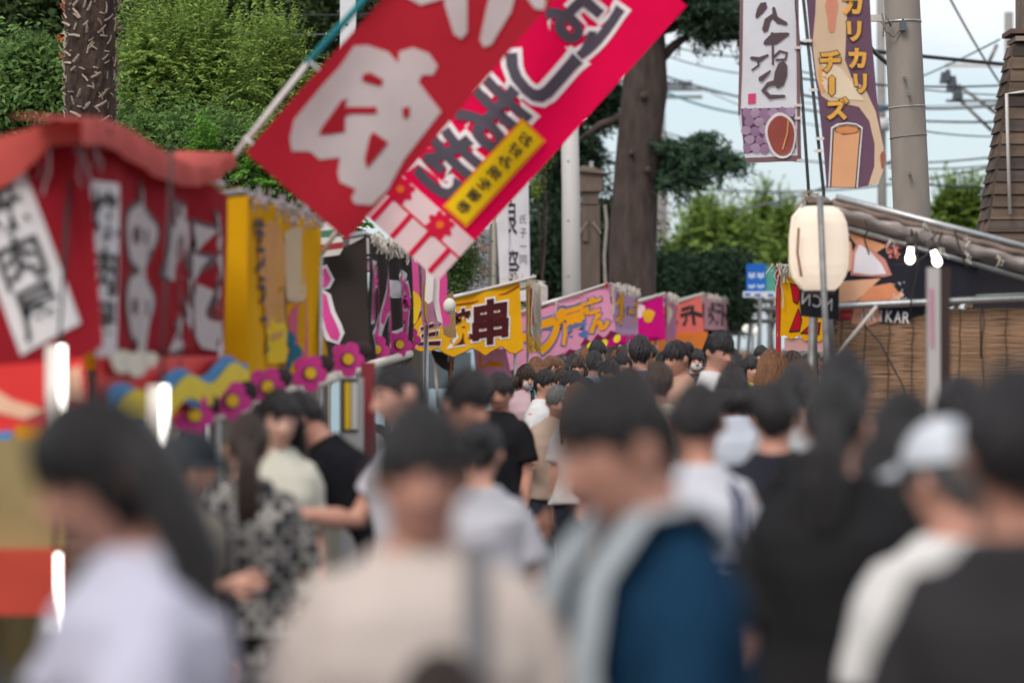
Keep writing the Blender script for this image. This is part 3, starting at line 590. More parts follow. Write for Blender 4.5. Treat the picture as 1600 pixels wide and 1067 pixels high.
def front_panel(Y0, Y1, x0, x1, off=.03, amp=.012, freq=5, seed=0): return Panel((x0 + off, Y0, 0), U=(x1 - x0, Y1 - Y0, 0), N=(1, -.067, 0), amp=amp, freq=freq, seed=seed), math.hypot(x1 - x0, Y1 - Y0)
GREYP = M('letter_outline_grey', (.11, .07, .075), .8)

def stall_red():
    Y0, Y1 = 10.0, 12.9; x0, x1 = row(Y0), row(Y1); t = stall_base('red skewer stall with big white lettering and sagging salmon roof', Y0, Y1, x0, x1, 2.44, 2.2, 2.0, '#c9564e', '#9a8a5e', .10, pin=.12)
    red = cloth('#98202c', .2)
    p, L = front_panel(Y0, Y1, x0, x1, seed=1, amp=.02, freq=4)
    fc = p.poly('front_curtain', scallop(0, L, 2.42, 2.40, 1.66, 1.66, 9, .05), red, t)
    lw = cloth('#cdc3c4', .2)
    for nm, m_, e, off in (('lettering_outline', GREYP, .035, .006), ('lettering', lw, 0, .010)):
        for k_, (cz, rx, ry) in enumerate(((2.13, .33, .125), (1.86, .35, .13))): p.poly(nm, blob(.88, cz, rx + e, ry + e * .6, 28, .03), m_, fc, off + .001 * k_, .2)
        p.poly(nm, rect(.80 - e, .96 + e, 1.68 - e, 2.31 + e), m_, fc, off + .0025, .2)
    for u_, z_ in ((.72, 2.13), (1.04, 2.13), (.71, 1.86), (1.05, 1.86)): p.poly('letter_counter', blob(u_, z_, .07, .035, 14), GREYP, fc, .016, .2)
    for i, ch in ((1, '焼'), (2, 'き')):
        a = .52 + i * .78; q = [(a, 2.30), (a + .72, 2.28), (a + .72, 1.70), (a, 1.69)]
        p.text('lettering_outline', ch, q, GREYP, fc, .006, .10, base_bold=.06, step=.2); p.text('lettering', ch, q, lw, fc, .010, .065, base_bold=.06, step=.2)
    pb = p.poly('price_strip', [(.06, 2.30), (.36, 2.30), (.42, 1.66), (.14, 1.66)], WHITEP, fc, .006)
    for i, ch in enumerate('焼肉屋'): p.text('strip_lettering', ch, [(.10 + .03 * i, 2.27 - i * .2), (.34 + .02 * i, 2.27 - i * .2), (.36 + .02 * i, 2.09 - i * .2), (.12 + .03 * i, 2.09 - i * .2)], BLACKC, fc, .010, .02, step=.2)
    p.poly('edge_strip', [(L - .24, 2.2), (L - .12, 2.2), (L - .2, 1.7), (L - .45, 1.66)], WHITEP, fc, .006)
    # valance of the roof sheet over the front edge
    v = []; ed = [(128, 187, 40), (160, 184, 42), (200, 200, 48), (240, 226, 48), (280, 250, 40), (310, 262, 30), (340, 256, 26), (366, 239, 22)]; n = 35
    for i in range(n + 1):
        q = i / n * (len(ed) - 1); m_ = min(int(q), len(ed) - 2); f_ = q - m_; px, py, th = [ed[m_][z_] * (1 - f_) + ed[m_ + 1][z_] * f_ for z_ in range(3)]
        Y = (-1.51 - .67 + .10) / ((px - 800) / F - .067); tp = P(px, py, Y); bt = P(px, py + th, Y); v += [tp + Vector((-.25, 0, .01)), tp, bt + Vector((.01 * math.sin(i * 1.1), 0, 0))]
    mob('valance', mesh(v, [(3 * i + j, 3 * i + j + 1, 3 * i + j + 4, 3 * i + j + 3) for i in range(n) for j in range(2)]), cloth('#c4605a', .35), t, smooth=True)
    # side curtain with slanting white panel
    Yp = 9.96; p = Panel((0, Yp, 0), amp=.03, freq=7, seed=3, vert=.5)
    sc = p.poly('side_curtain', qpx(Yp, (-260, 300), (20, 240), (138, 205), (142, 300), (158, 540), (128, 560), (100, 575), (60, 590), (0, 620), (-230, 660)), red, t)
    q = qpx(Yp, (-60, 300), (38, 262), (126, 505), (34, 556)); wp = p.poly('white_panel', q, WHITEP, sc, .01)
    for i, ch in enumerate('焼肉屋'):
        a, b = .04 + i * .315, .04 + i * .315 + .29; TL, TR, BR, BL = [Vector(z) for z in q]
        def bi(s, tt): return tuple((TL * (1 - s) + TR * s) * (1 - tt) + (BL * (1 - s) + BR * s) * tt)
        p.text('lettering', ch, [bi(.16, a), bi(.84, a), bi(.84, b), bi(.16, b)], BLACKC, sc, .018, .012)
    # bundle of cloth and rope at the corner
    g = G(); c = P(110, 205, 9.95)
    for i in range(5): g.ell(c + Vector((-.10 + .05 * i, .02, .012 * (i % 2))), (.045, .035, .03), 10, 8)
    g.obj('tied_bundle', cloth('#7a3a3c', .1), t, smooth=True)
    pv = Panel((0, 9.9, 0), amp=.012, freq=7, seed=6); pv.poly('side_valance', qpx(9.9, (-220, 262), (0, 214), (70, 194), (130, 186), (150, 205), (120, 226), (75, 228), (55, 250), (30, 275), (0, 296), (-220, 345)), cloth('#cf5f58', .35), t)
    strands('rope_tails', [P(60, 225, 9.94), P(160, 205, 9.94)], .16, t, 9, .03, .004, cloth('#9a8f93', .1, 'grey_rope'))
    # red cloud-shaped board and white puff below the front curtain
    p, L = front_panel(Y0, Y1, x0, x1, off=.06, amp=0, seed=0)
    rb = M('red_board', sr('#d8302f'), .5, .08, 5)
    cl = lambda u0, u1, zb: [(u0, 1.67), (u1, 1.67)] + [(u1 + (u0 - u1) * i / 40, zb + .04 * (1 - abs(math.sin(i * math.pi / 8)))) for i in range(41)]
    o = p.poly('cloud_board', cl(-.05, 2.9, 1.42), rb, t, 0, 0)
    p2 = Panel((x0 + .09, Y0, 0), U=(x1 - x0, Y1 - Y0, 0), N=(1, -.067, 0), amp=0)
    for cu, cz, r in ((.22, 1.655, .10), (.48, 1.645, .11), (.72, 1.66, .07)): p2.poly('white_puff', blob(cu, cz, r * 2.0, r * .42, 20, .06), M('cream_board', sr('#d8d2c0'), .5, .06, 5), t, .004 + cu * .01, 0)
    # yellow and blue wave board
    wv = lambda u0, u1, z, h, ph=0: [(u0 + (u1 - u0) * i / 40, z + (u0 + (u1 - u0) * i / 40) * .04 + h / 2 + .03 * math.sin(i * .42 + ph)) for i in range(41)] + [(u1 + (u0 - u1) * i / 40, z + (u1 + (u0 - u1) * i / 40) * .04 - h / 2 + .03 * math.sin((40 - i) * .42 + ph)) for i in range(41)]
    p2.poly('blue_wave', wv(-.1, 2.95, 1.482, .13, .7), M('wave_blue', sr('#2a86c2'), .5, .06, 5), t, .02, 0); p2.poly('yellow_wave', wv(.05, 2.95, 1.462, .095, 0), M('wave_yellow', sr('#e2c81e'), .5, .06, 5), t, .028, 0)
    # strip lamps
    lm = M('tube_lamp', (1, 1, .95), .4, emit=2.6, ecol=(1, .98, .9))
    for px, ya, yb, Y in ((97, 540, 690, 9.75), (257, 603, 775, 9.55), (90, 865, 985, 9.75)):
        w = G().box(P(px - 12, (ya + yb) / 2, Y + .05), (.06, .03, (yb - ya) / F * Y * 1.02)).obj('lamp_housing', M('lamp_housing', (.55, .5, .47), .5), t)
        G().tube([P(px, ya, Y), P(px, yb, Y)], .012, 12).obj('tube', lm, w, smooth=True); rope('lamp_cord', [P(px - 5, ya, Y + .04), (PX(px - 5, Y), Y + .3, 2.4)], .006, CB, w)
    # face boards and goods at the near end
    G().box(P(20, 775, 9.9), (.36, .06, .40)).obj('beige_board', M('beige_board', sr('#8d7d55'), .7, .1, 6), t); G().box(P(20, 905, 9.88), (.34, .3, .22)).obj('red_cooler', M('red_plastic', sr('#b3402f'), .4, .1, 4), t)
    pp = Panel((0, 9.9, 0), amp=0); pp.poly('cartoon_board', qpx(9.9, (-60, 575), (130, 560), (140, 640), (60, 668), (-60, 690)), rb, t, .0, 0)
    for q, hx in ((((-20, 600), (20, 625), (70, 640), (40, 655), (-20, 640)), '#e2b59a'), (((85, 590), (125, 570), (130, 625), (100, 620)), '#e2b59a'), (((-40, 680), (20, 672), (10, 700), (-40, 705)), '#2a86c2'), (((25, 665), (75, 665), (75, 700), (25, 700)), '#c58a1e')): pp.poly('painted_shape', qpx(9.9, *q), cloth(hx, 0), t, .006, 0)
stall_red()

def stall_yellow():
    Y0, Y1 = 13.4, 15.8; x0, x1 = row(Y0), row(Y1); t = stall_base('yellow food stall with faded pictures beside the red skewer stall', Y0, Y1, x0, x1, 2.44, 2.1, 1.8, '#a07a2a', '#b9b2a4')
    p, L = front_panel(Y0, Y1, x0, x1, seed=2, amp=.02); yl = cloth('#e6ad10', .25)
    fc = p.poly('front_curtain', scallop(0, L, 2.42, 2.42, 1.56, 1.58, 7, .05), yl, t)
    for pts, hx in ((blob(.75, 2.05, .42, .30, 22, .12), '#d9a46a'), (blob(1.1, 1.85, .34, .22, 22, .1, .3, 1), '#7d4636'), (blob(1.55, 2.15, .3, .2, 22, .1), '#d9c7a6'), (blob(.9, 1.75, .3, .12, 20, .1), '#f2d13a'), (blob(1.75, 1.8, .22, .18, 20, .1), '#d96a8a'), (blob(1.3, 1.68, .3, .07, 20, .05), '#8a3c34')): p.poly('food_picture', pts, cloth(hx, .2), fc, .005 + random.random() * .006, .2)
    for i, ch in enumerate('牛ステーキ'): p.text('lettering', ch, [(.1 + i * .09, 2.33 - i * .14), (.44 + i * .09, 2.33 - i * .14), (.44 + i * .09, 2.20 - i * .14), (.1 + i * .09, 2.20 - i * .14)], M('dark_print', (.05, .045, .06), .7), fc, .014, .03, step=.2)
    p2 = Panel((0, Y1 + .03, 0), amp=.02, freq=6, seed=9)
    p2.poly('end_curtain', qpx(Y1 + .03, (476, 340), (482, 338), (498, 470), (516, 575), (490, 580), (470, 572)), cloth('#e0aa08', .25), t)
    strands('rope_tails', [p.pt(0, 2.45, .02), p.pt(L, 2.45, .02)], .10, t, 50, .03, .006, cloth('#8f8a86', .1, 'grey_rope'))
    pl = Panel((0, Y0 - .03, 0), amp=.02, freq=6, seed=4); pl.poly('side_curtain', [(x0 + .04, 2.42), (x0 - 1.2, 2.2), (x0 - 1.2, 1.6), (x0 + .04, 1.6)], yl, t)
    # garland of flower boards over the counter, running on past the next stalls
    bd = cloth('#e4ded2', 0); G().tube([P(240, 672, 11.9), P(360, 644, 12.8), P(485, 602, 14.9), P(560, 577, 16.9), P(640, 553, 20.5)], .03, 8).obj('garland_pole', bd, t, smooth=True)
    for px, py, Y, r in ((303, 648, 11.7, .088), (362, 626, 12.4, .09), (417, 604, 13.2, .092), (484, 583, 14.4, .095), (543, 561, 15.8, .10)): 
        flower(t, P(px, py, Y), r, (.35, -1, 0)); G().ell(P(px + 24, py - 14, Y + .3), (.05, .02, .05), 12, 8).obj('dark_disc', M('garland_dark', (.04, .025, .03), .7), t, smooth=True)
    for px, py in ((425, 548),): flower(t, P(px + 15, py, 14.6), .11, (.3, -1, 0), M('flower_teal', sr('#1f6f8a'), .6))
    # white pillar with instruction plate at the counter end
    Yq = 14.6; G().box(P(550, 700, Yq), (.115, .14, .72)).obj('counter_pillar', M('white_enamel', (.36, .36, .37), .4, .08, 5), t); G().box(P(546, 633, Yq - .075), (.085, .01, .27)).obj('plate', M('plate_dark', (.03, .03, .03), .5), t); G().box(P(543, 634, Yq - .082), (.028, .006, .24)).obj('plate_yellow', M('plate_yellow', sr('#e0b91c'), .5), t); G().box(P(554, 634, Yq - .082), (.032, .006, .24)).obj('plate_white', M('plate_white', (.55, .55, .52), .5), t)
    G().box((PX(548, Yq), Yq, PZ(700, Yq) - .36 - .41), (.1, .12, .82)).obj('pillar_leg', M('white_enamel'), t)
    G().box(P(575, 700, 14.9), (.07, .1, .9)).obj('dark_red_post', M('dark_red', (.25, .03, .04), .6), t)
stall_yellow()

def stall_black():
    Y0, Y1 = 18.3, 20.8; x0, x1 = row(Y0), row(Y1); t = stall_base('black curtained stall with pink brush stroke sign and striped roof sheet', Y0, Y1, x0, x1, 2.44, 2.26, 1.0, '#d9d5cd')
    blk = cloth('#37312f', .1); p = Panel((0, Y0 - .03, 0), amp=.03, freq=6, seed=5, vert=.3)
    sc = p.poly('side_curtain', qpx(Y0 - .03, (470, 440), (500, 405), (560, 375), (572, 368), (578, 560), (540, 570), (500, 560), (470, 545)), blk, t)
    wo, pk = WHITEP, cloth('#e0509c', .2)
    for nm, m, dw, off in (('stroke_outline', wo, 14, .010), ('stroke', pk, 0, .018)):
        for pts, w in ((((497, 432), (508, 424), (512, 436), (506, 445)), [11 + dw * .8] * 4), (((506, 462), (511, 490), (519, 512), (525, 526)), [9 + dw, 13 + dw, 18 + dw, 16 + dw])):
            p.poly(nm, stroke(qpx(Y0, *pts), [x * Y0 / F for x in w]), m, sc, off, .2)
    p, L = front_panel(Y0, Y1, x0, x1, seed=2, amp=.02); fc = p.poly('front_curtain', scallop(0, L, 2.42, 2.42, 1.62, 1.62, 7, .05), blk, t)
    for i, ch in enumerate('りんご飴'): q = [(.1 + i * .6, 2.25), (.6 + i * .6, 2.25), (.6 + i * .6, 1.72), (.1 + i * .6, 1.72)]; p.text('lettering_outline', ch, q, WHITEP, fc, .006, .07, base_bold=.03, step=.3); p.text('lettering', ch, q, pk, fc, .010, .03, step=.3)
    strands('string_fringe', [p.pt(0, 2.45, .02), p.pt(L, 2.45, .02)], .12, t, 70, .03, .006)
    for px, py, Y in ((588, 546, 18.6), (624, 538, 19.6)): flower(t, P(px, py, Y), .095, (.3, -1, 0))
    # folded striped roof sheet lying over the neighbour's side
    p = Panel((0, Y0 - .2, 0), amp=.02, freq=8, seed=8)
    b = [(478, 352, 520, 345), (480, 362, 528, 358), (482, 372, 533, 370), (484, 384, 536, 378), (486, 394, 536, 388), (488, 404, 530, 398)]
    for i, hx in enumerate(('#ddd9d2', '#4f7f68', '#ddd9d2', '#a33a40', '#d6d1c8')): a, c = b[i], b[i + 1]; p.poly('roof_stripe', qpx(Y0 - .2, (a[0], a[1]), (a[2], a[3]), (c[2], c[3]), (c[0], c[1])), cloth(hx, .3), t)
stall_black()

def stall_pink():
    Y0, Y1 = 21.7, 23.7; x0, x1 = row(Y0), row(Y1); t = stall_base('small pink stall with yellow oval board and white ribbons', Y0, Y1, x0, x1, 2.44, 2.3, 1.0, '#cf9ab0')
    pk = cloth('#df5aa0', .3); p = Panel((0, Y0 - .03, 0), amp=.02, freq=7, seed=6)
    sc = p.poly('side_curtain', qpx(Y0 - .03, (600, 395), (652, 388), (656, 470), (645, 480), (612, 478)), pk, t)
    p.poly('yellow_panel', blob(PX(641, Y0), PZ(480, Y0), 17 * Y0 / F, 28 * Y0 / F, 24, .06), cloth('#e8bf2c', .2), sc, .01, .2); p.poly('orange_patch', blob(PX(640, Y0), PZ(470, Y0), 5 * Y0 / F, 8 * Y0 / F, 12), cloth('#d9812a', .2), sc, .016, .2)
    p, L = front_panel(Y0, Y1, x0, x1, seed=3, amp=.03); fc = p.poly('front_curtain', scallop(0, L, 2.40, 2.40, 1.93, 1.90, 8, .04), cloth('#e7a4bf', .3), t)
    for i in range(4): p.poly('curtain_picture', blob(.4 + i * .65, 2.1 - .1 * (i % 2), .25, .2, 18, .1), cloth(('#e8bf2c', '#f3eef0', '#d94f8f', '#c9a071')[i], .2), fc, .006, .3)
    for i, pts in enumerate((((676, 388), (682, 420), (680, 460), (690, 500)), ((690, 400), (693, 440), (692, 470), (698, 505)), ((668, 395), (672, 430), (670, 470)))):
        w = Panel((0, Y0 - .10 - .03 * i, 0), amp=.015, freq=9, seed=i); w.poly('ribbon', stroke(qpx(Y0 - .1, *pts), [12 * Y0 / F] * len(pts)), cloth(('#e8e4e2', '#dd4f97', '#ebe6e0')[i], .3), t, 0, .1)
    G().ell(P(702, 478, Y0 - .1), (.05, .05, .06), 14, 10).obj('white_balloon', cloth('#e8ebe0', .3), t, smooth=True)
    strands('string_fringe', [p.pt(0, 2.45, .02), p.pt(L, 2.45, .02)], .15, t, 50, .03, .005)
    for px, py, Y in ((640, 530, 21.2),): flower(t, P(px, py, Y), .09, (.3, -1, 0))
stall_pink()

def stall_kushi():
    Y0, Y1 = 36.0, 39.2; x0, x1 = PX(820, Y0), PX(838, Y1); t = stall_base('yellow grilled skewer stall with maroon brush lettering and white string fringe', Y0, Y1, x0, x1, PZ(438, Y0), PZ(482, Y0), 1.6, '#d7d2c6', '#8f8a80', group='stalls along the left of the street')
    yl = cloth('#ecae18', .25); Yp = Y0 - .04; p = Panel((0, Yp, 0), amp=.016, freq=5, seed=1, vert=.8)
    bot = [(836, 545)]; pts = [(700, 470), (760, 453), (812, 441), (815, 500), (818, 545)]
    sc_ = [(818, 545), (806, 553), (796, 551), (784, 541), (770, 548), (758, 556), (748, 549), (738, 544), (722, 552), (708, 558), (696, 553), (684, 545), (670, 549), (655, 549), (640, 540), (640, 520), (660, 490)]
    sc = p.poly('side_curtain', qpx(Yp, *pts, *sc_[1:]), yl, t)
    maroon = cloth('#4d1d22', .15, 'maroon_print', .25)
    for ch, q in (('串', ((737, 472), (796, 462), (794, 535), (738, 542))), ('焼', ((700, 488), (736, 478), (742, 538), (692, 543))), ('三', ((655, 512), (692, 500), (688, 540), (652, 540)))):
        q = qpx(Yp, *q); p.text('lettering_outline', ch, q, WHITEP, sc, .008, .085, base_bold=.045); p.text('lettering', ch, q, maroon, sc, .014, .045)
    dk = M('hem_brown', (.12, .06, .03), .8)
    g = G(); g.tube([p.pt(*q, .004) for q in qpx(Yp, *sc_[:-2])], .007, 5).obj('hem', dk, sc)
    fp, L = front_panel(Y0, Y1, x0, x1, off=.03, seed=4, amp=.02); fc = fp.poly('front_curtain', scallop(0, L, PZ(440, Y0), PZ(440, Y0), PZ(545, Y0), PZ(545, Y0), 8, .05), cloth('#d9b25a', .25), t)
    for i, ch in enumerate('串焼'): fp.text('lettering', ch, [(.3 + i, 2.4), (1.1 + i, 2.4), (1.1 + i, 1.85), (.3 + i, 1.85)], maroon, fc, .008, .03, step=.3)
    strands('string_fringe', [fp.pt(0, PZ(438, Y0), .03), fp.pt(L, PZ(438, Y0), .03)], .85, t, 70, .03, .0065); strands('red_cords', [fp.pt(.05, PZ(450, Y0), .03), fp.pt(.2, PZ(450, Y0), .03)], .7, t, 4, .02, .008, cloth('#a8322c', .1)); strands('gold_tassels', [fp.pt(0, PZ(530, Y0), .03), fp.pt(L, PZ(530, Y0), .03)], .14, t, 40, .03, .008, cloth('#e0b030', .1))
    g = G()
    for i in range(16):
        c = P(random.uniform(795, 838), random.uniform(436, 444), Y0 - .05); g.tube([c, c + Vector((random.uniform(-.1, .1), 0, random.uniform(-.02, .1))), c + Vector((random.uniform(-.14, .14), 0, random.uniform(-.05, .06)))], .006, 4)
    tag(g.obj('string_knots', STRING, t), kind='stuff'); G().tube([P(700, 467, Y0 - .06), P(838, 432, Y0 - .06)], .02, 8).obj('pale_rail', M('pale_rail', (.55, .5, .46), .6), t, smooth=True)
    rope('red_cord', [p.pt(*q, .01) for q in qpx(Yp, (700, 478), (740, 472), (790, 458), (812, 446))], .008, cloth('#a8322c', .1), t)
    G().tube([P(678, 548, Y0 + .3), P(685, 640, Y0 + .3)], .022, 8).obj('post', M('pale_rail'), t, smooth=True); G().tube([P(706, 550, Y0 + .4), P(702, 640, Y0 + .4)], .016, 8).obj('post', M('orange_pole', (.35, .12, .06), .6), t)
    p = Panel((0, Y0 + .2, 0), amp=.03, freq=8, seed=8); p.poly('dark_cloth', qpx(Y0 + .2, (672, 546), (700, 552), (700, 580), (690, 575), (680, 566)), blk_, t)
blk_ = cloth('#2f2c2c', .1)
stall_kushi()
def stall_crepe():
    Y0, Y1 = 40.5, 44.5; x0, x1 = PX(955, Y0), PX(993, Y1); hf = PZ(444, Y0); t = stall_base('pink crepe stall with orange lettering outlined in blue', Y0, Y1, x0, x1, hf, hf - .42, 1.5, '#c98f9e', '#c9a0aa')
    pk = cloth('#e79cbd', .3); Yp = Y0 - .04; p = Panel((0, Yp, 0), amp=.014, freq=5, seed=2, vert=.7)
    sc = p.poly('side_curtain', qpx(Yp, (760, 512), (835, 487), (950, 448), (962, 515), (945, 526), (925, 533), (905, 545), (880, 552), (850, 562), (820, 575), (790, 580), (755, 590)), pk, t)
    orange, blue = cloth('#eda21c', .2), M('outline_blue', sr('#4668a0'), .8)
    for ch, q in (('プ', ((838, 496), (884, 482), (880, 545), (840, 553))), ('屋', ((874, 487), (914, 474), (916, 530), (878, 542))), ('さ', ((908, 470), (938, 462), (940, 486), (914, 494))), ('ん', ((918, 494), (952, 486), (952, 512), (922, 521))), ('ー', ((800, 508), (834, 498), (834, 548), (800, 558)))):
        q = qpx(Yp, *q); p.text('lettering_outline', ch, q, blue, sc, .008, .085 if ch == '屋' else .125, base_bold=.03); p.text('lettering', ch, q, orange, sc, .016, .035 if ch == '屋' else .07, base_bold=.03)
    mr_ = cloth('#6d1f45', .1); yv = cloth('#e9cf2d', .1)
    z = [(906, 540), (914, 528), (924, 534), (934, 521), (944, 529), (954, 516), (968, 522), (966, 530), (955, 527), (945, 540), (935, 532), (925, 545), (915, 538)]
    p.poly('zigzag_trim', qpx(Yp, *z), mr_, sc, .018, .2)
    for px, py in ((922, 541), (944, 536), (964, 529)): p.poly('yellow_dot', blob(PX(px, Yp), PZ(py, Yp), 5 * Yp / F, 7 * Yp / F, 14, 0, -.5), yv, sc, .024, .3)
    for i, (a, b) in enumerate((((880, 555), (900, 548)), ((850, 568), (872, 560)), ((815, 580), (842, 572)))): p.poly('zigzag_trim', qpx(Yp, (a[0], a[1]), ((a[0] + b[0]) / 2, a[1] - 10), (b[0], b[1]), ((a[0] + b[0]) / 2, a[1] + 6)), mr_, sc, .018, .3)
    fp, L = front_panel(Y0, Y1, x0, x1, off=.03, seed=4, amp=.02); fc = fp.poly('front_curtain', scallop(0, L, hf - .02, hf - .05, hf - .68, hf - .68, 8, .05), cloth('#c9a2c4', .3), t)
    for i, ch in enumerate('クレープ'): fp.text('lettering_outline', ch, [(.2 + i * .95, hf - .12), (1.0 + i * .95, hf - .12), (1.0 + i * .95, hf - .58), (.2 + i * .95, hf - .58)], blue, fc, .006, .07, base_bold=.03, step=.3); fp.text('lettering', ch, [(.2 + i * .95, hf - .12), (1.0 + i * .95, hf - .12), (1.0 + i * .95, hf - .58), (.2 + i * .95, hf - .58)], orange, fc, .012, .03, step=.3)
    strands('string_fringe', [fp.pt(0, hf, .03), fp.pt(L, hf, .03)], .13, t, 80, .04, .008); strands('string_tails', [P(955, 445, Y0 - .06), P(960, 445, Y0 - .06)], .55, t, 3, .02, .006)
    G().tube([P(760, 505, Y0 - .06), P(950, 443, Y0 - .06)], .018, 8).obj('pale_rail', M('pale_rail'), t, smooth=True); G().ell(P(948, 445, Y0 - .07), (.03, .03, .03), 8, 6).obj('red_cap', cloth('#b03038', 0), t)
    rope('tie_string', catenary(P(866, 472, Y0 - .07), P(905, 470, Y0 - .07), .05), .006, STRING, t); rope('tie_string', [P(870, 470, Y0 - .07), P(868, 492, Y0 - .07), P(870, 500, Y0 - .07)], .006, STRING, t)
    # lower pink curtain piece under the yellow stall's hem
    p3 = Panel((0, 37.5, 0), amp=.02, freq=6, seed=2); lc = p3.poly('lower_curtain', qpx(37.5, (740, 545), (790, 545), (800, 590), (745, 600)), cloth('#d99ac2', .3), t)
    for ch, q in (('レ', ((748, 552), (768, 552), (768, 578), (748, 578))), ('ー', ((766, 548), (786, 548), (786, 590), (766, 590)))): p3.text('lettering', ch, qpx(37.5, *q), orange, lc, .008, .03)
stall_crepe()
def stall_magenta():
    Y0, Y1 = 46.5, 49.5; x0, x1 = PX(1037, Y0), PX(1052, Y1); hf = PZ(459, Y0); t = stall_base('magenta stall with plain bright curtain and yellow shapes', Y0, Y1, x0, x1, hf, hf - .35, 1.5, '#c8b8b4', '#c05a90')
    Yp = Y0 - .04; p = Panel((0, Yp, 0), amp=.014, freq=5, seed=3, vert=.7); sc = p.poly('side_curtain', qpx(Yp, (940, 492), (1036, 462), (1040, 530), (1000, 535), (960, 540), (930, 545)), cloth('#dc1488', .3), t)
    for pts, hx in ((blob(PX(998, Yp), PZ(485, Yp), .10, .12, 16, .1), '#f2d8e0'), (blob(PX(1013, Yp), PZ(493, Yp), .1, .11, 16, .12), '#efb52e'), (blob(PX(985, Yp), PZ(500, Yp), .1, .08, 16, .1), '#f0c3b0')): p.poly('picture', pts, cloth(hx, .2), sc, .008, .3)
    fp, L = front_panel(Y0, Y1, x0, x1, off=.03, seed=4, amp=.02); fc = fp.poly('front_curtain', scallop(0, L, hf - .02, hf - .05, hf - .7, hf - .7, 8, .05), cloth('#c985a8', .3), t)
    for i in range(4): fp.poly('picture', blob(.4 + i * .7, hf - .35, .25, .2, 16, .1), cloth(('#e6d060', '#e9e3e0', '#d9b24a', '#b85a8c')[i], .2), fc, .006, .3)
    strands('string_fringe', [fp.pt(0, hf, .03), fp.pt(L, hf, .03)], .12, t, 60, .04, .008); G().tube([P(940, 488, Y0 - .06), P(1040, 458, Y0 - .06)], .018, 8).obj('pale_rail', M('pale_rail'), t, smooth=True)
stall_magenta()
def stall_potato():
    Y0, Y1 = 52.0, 58; x0, x1 = PX(1097, Y0), PX(1137, Y1); hf = PZ(459, Y0); t = stall_base('salmon potato stall with black block lettering and pale front curtain', Y0, Y1, x0, x1, hf, hf - .35, 1.5, '#c8b8b4', '#b0604a')
    Yp = Y0 - .04; p = Panel((0, Yp, 0), amp=.012, freq=4, seed=3, vert=.7); sal = cloth('#e8776f', .3); sc = p.poly('side_curtain', qpx(Yp, (1005, 490), (1096, 462), (1100, 520), (1060, 526), (1010, 530)), sal, t)
    for ch, q in (('ポ', ((1034, 484), (1058, 476), (1060, 512), (1036, 516))), ('テ', ((1062, 482), (1080, 476), (1082, 508), (1064, 511))), ('ト', ((1078, 478), (1098, 474), (1098, 506), (1082, 508)))): p.text('lettering', ch, qpx(Yp, *q), BLACKC, sc, .010, .045)
    fp, L = front_panel(Y0, Y1, x0, x1, off=.03, seed=4, amp=.01); fc = fp.poly('front_curtain', scallop(0, L, hf - .02, hf - .05, hf - .62, hf - .62, 8, .04), cloth('#d9a3ae', .3), t)
    for i, ch in enumerate('ポテト'): fp.text('lettering', ch, [(.9 + i * 1.6, hf - .12), (2.2 + i * 1.6, hf - .12), (2.2 + i * 1.6, hf - .55), (.9 + i * 1.6, hf - .55)], BLACKC, fc, .008, .03, step=.3)
    p2 = Panel((0, Y0 - .08, 0), amp=.02, freq=4); p2.poly('orange_skirt', qpx(Y0, (1015, 522), (1105, 518), (1105, 545), (1015, 548)), cloth('#e0803c', .3), t)
    strands('string_fringe', [fp.pt(0, hf, .03), fp.pt(L, hf, .03)], .10, t, 60, .04, .008); G().tube([P(1010, 487, Y0 - .06), P(1100, 458, Y0 - .06)], .018, 8).obj('pale_rail', M('pale_rail'), t, smooth=True)
    for px, py, r in ((1026, 495, 9),): G().ell(P(px, py, Y0 - .2), (r * Y0 / F, r * Y0 / F, r * Y0 / F * 1.1), 16, 12).obj('pale_lampshade', M('pale_globe', (.7, .72, .8), .4), t, smooth=True)
stall_potato()
def far_stall():
    Y0 = 62; k = Y0 / F; t = thing('food_stall', 'dark open stall with gold awning and glowing round lamps at the street end', 'stall', gb(1152, Y0)); dk = M('stall_dark', (.05, .045, .04), .8)
    for px in (1132, 1176): G().tube([gb(px, Y0), P(px, 474, Y0)], .03, 8).obj('post', STEEL, t)
    G().box(P(1154, 500, Y0 + 1.4), (46 * k, .05, 50 * k)).obj('back_sheet', dk, t); G().box((PX(1154, Y0), Y0 + .2, .5), (46 * k, .6, 1.0)).obj('counter', dk, t)
    g = G(); g.add([P(1128, 484, Y0 - .4), P(1180, 484, Y0 - .4), P(1176, 470, Y0 + 1.4), P(1132, 470, Y0 + 1.4)], [(0, 1, 2, 3)]); g.obj('awning', cloth('#b89a4e', .3), t); G().box(P(1154, 486, Y0 - .41), (52 * k, .02, 5 * k)).obj('valance', cloth('#c9ad66', .3), t)
    for px, py, r, e in ((1140, 494, 6, 5.5), (1137, 512, 7, .35), (1167, 514, 7, .3), (1183, 518, 7, .25)):
        G().ell(P(px, py, Y0 - .6), (r * k, r * k, r * k), 14, 10).obj('globe_lamp', M('globe_lamp_%d' % int(e * 10), (.8, .8, .75), .4, emit=e, ecol=(1, .97, .85)), t, smooth=True); rope('cord', [P(px, py - r, Y0 - .6), P(px, 484, Y0 - .4)], .01, CB, t)
far_stall()

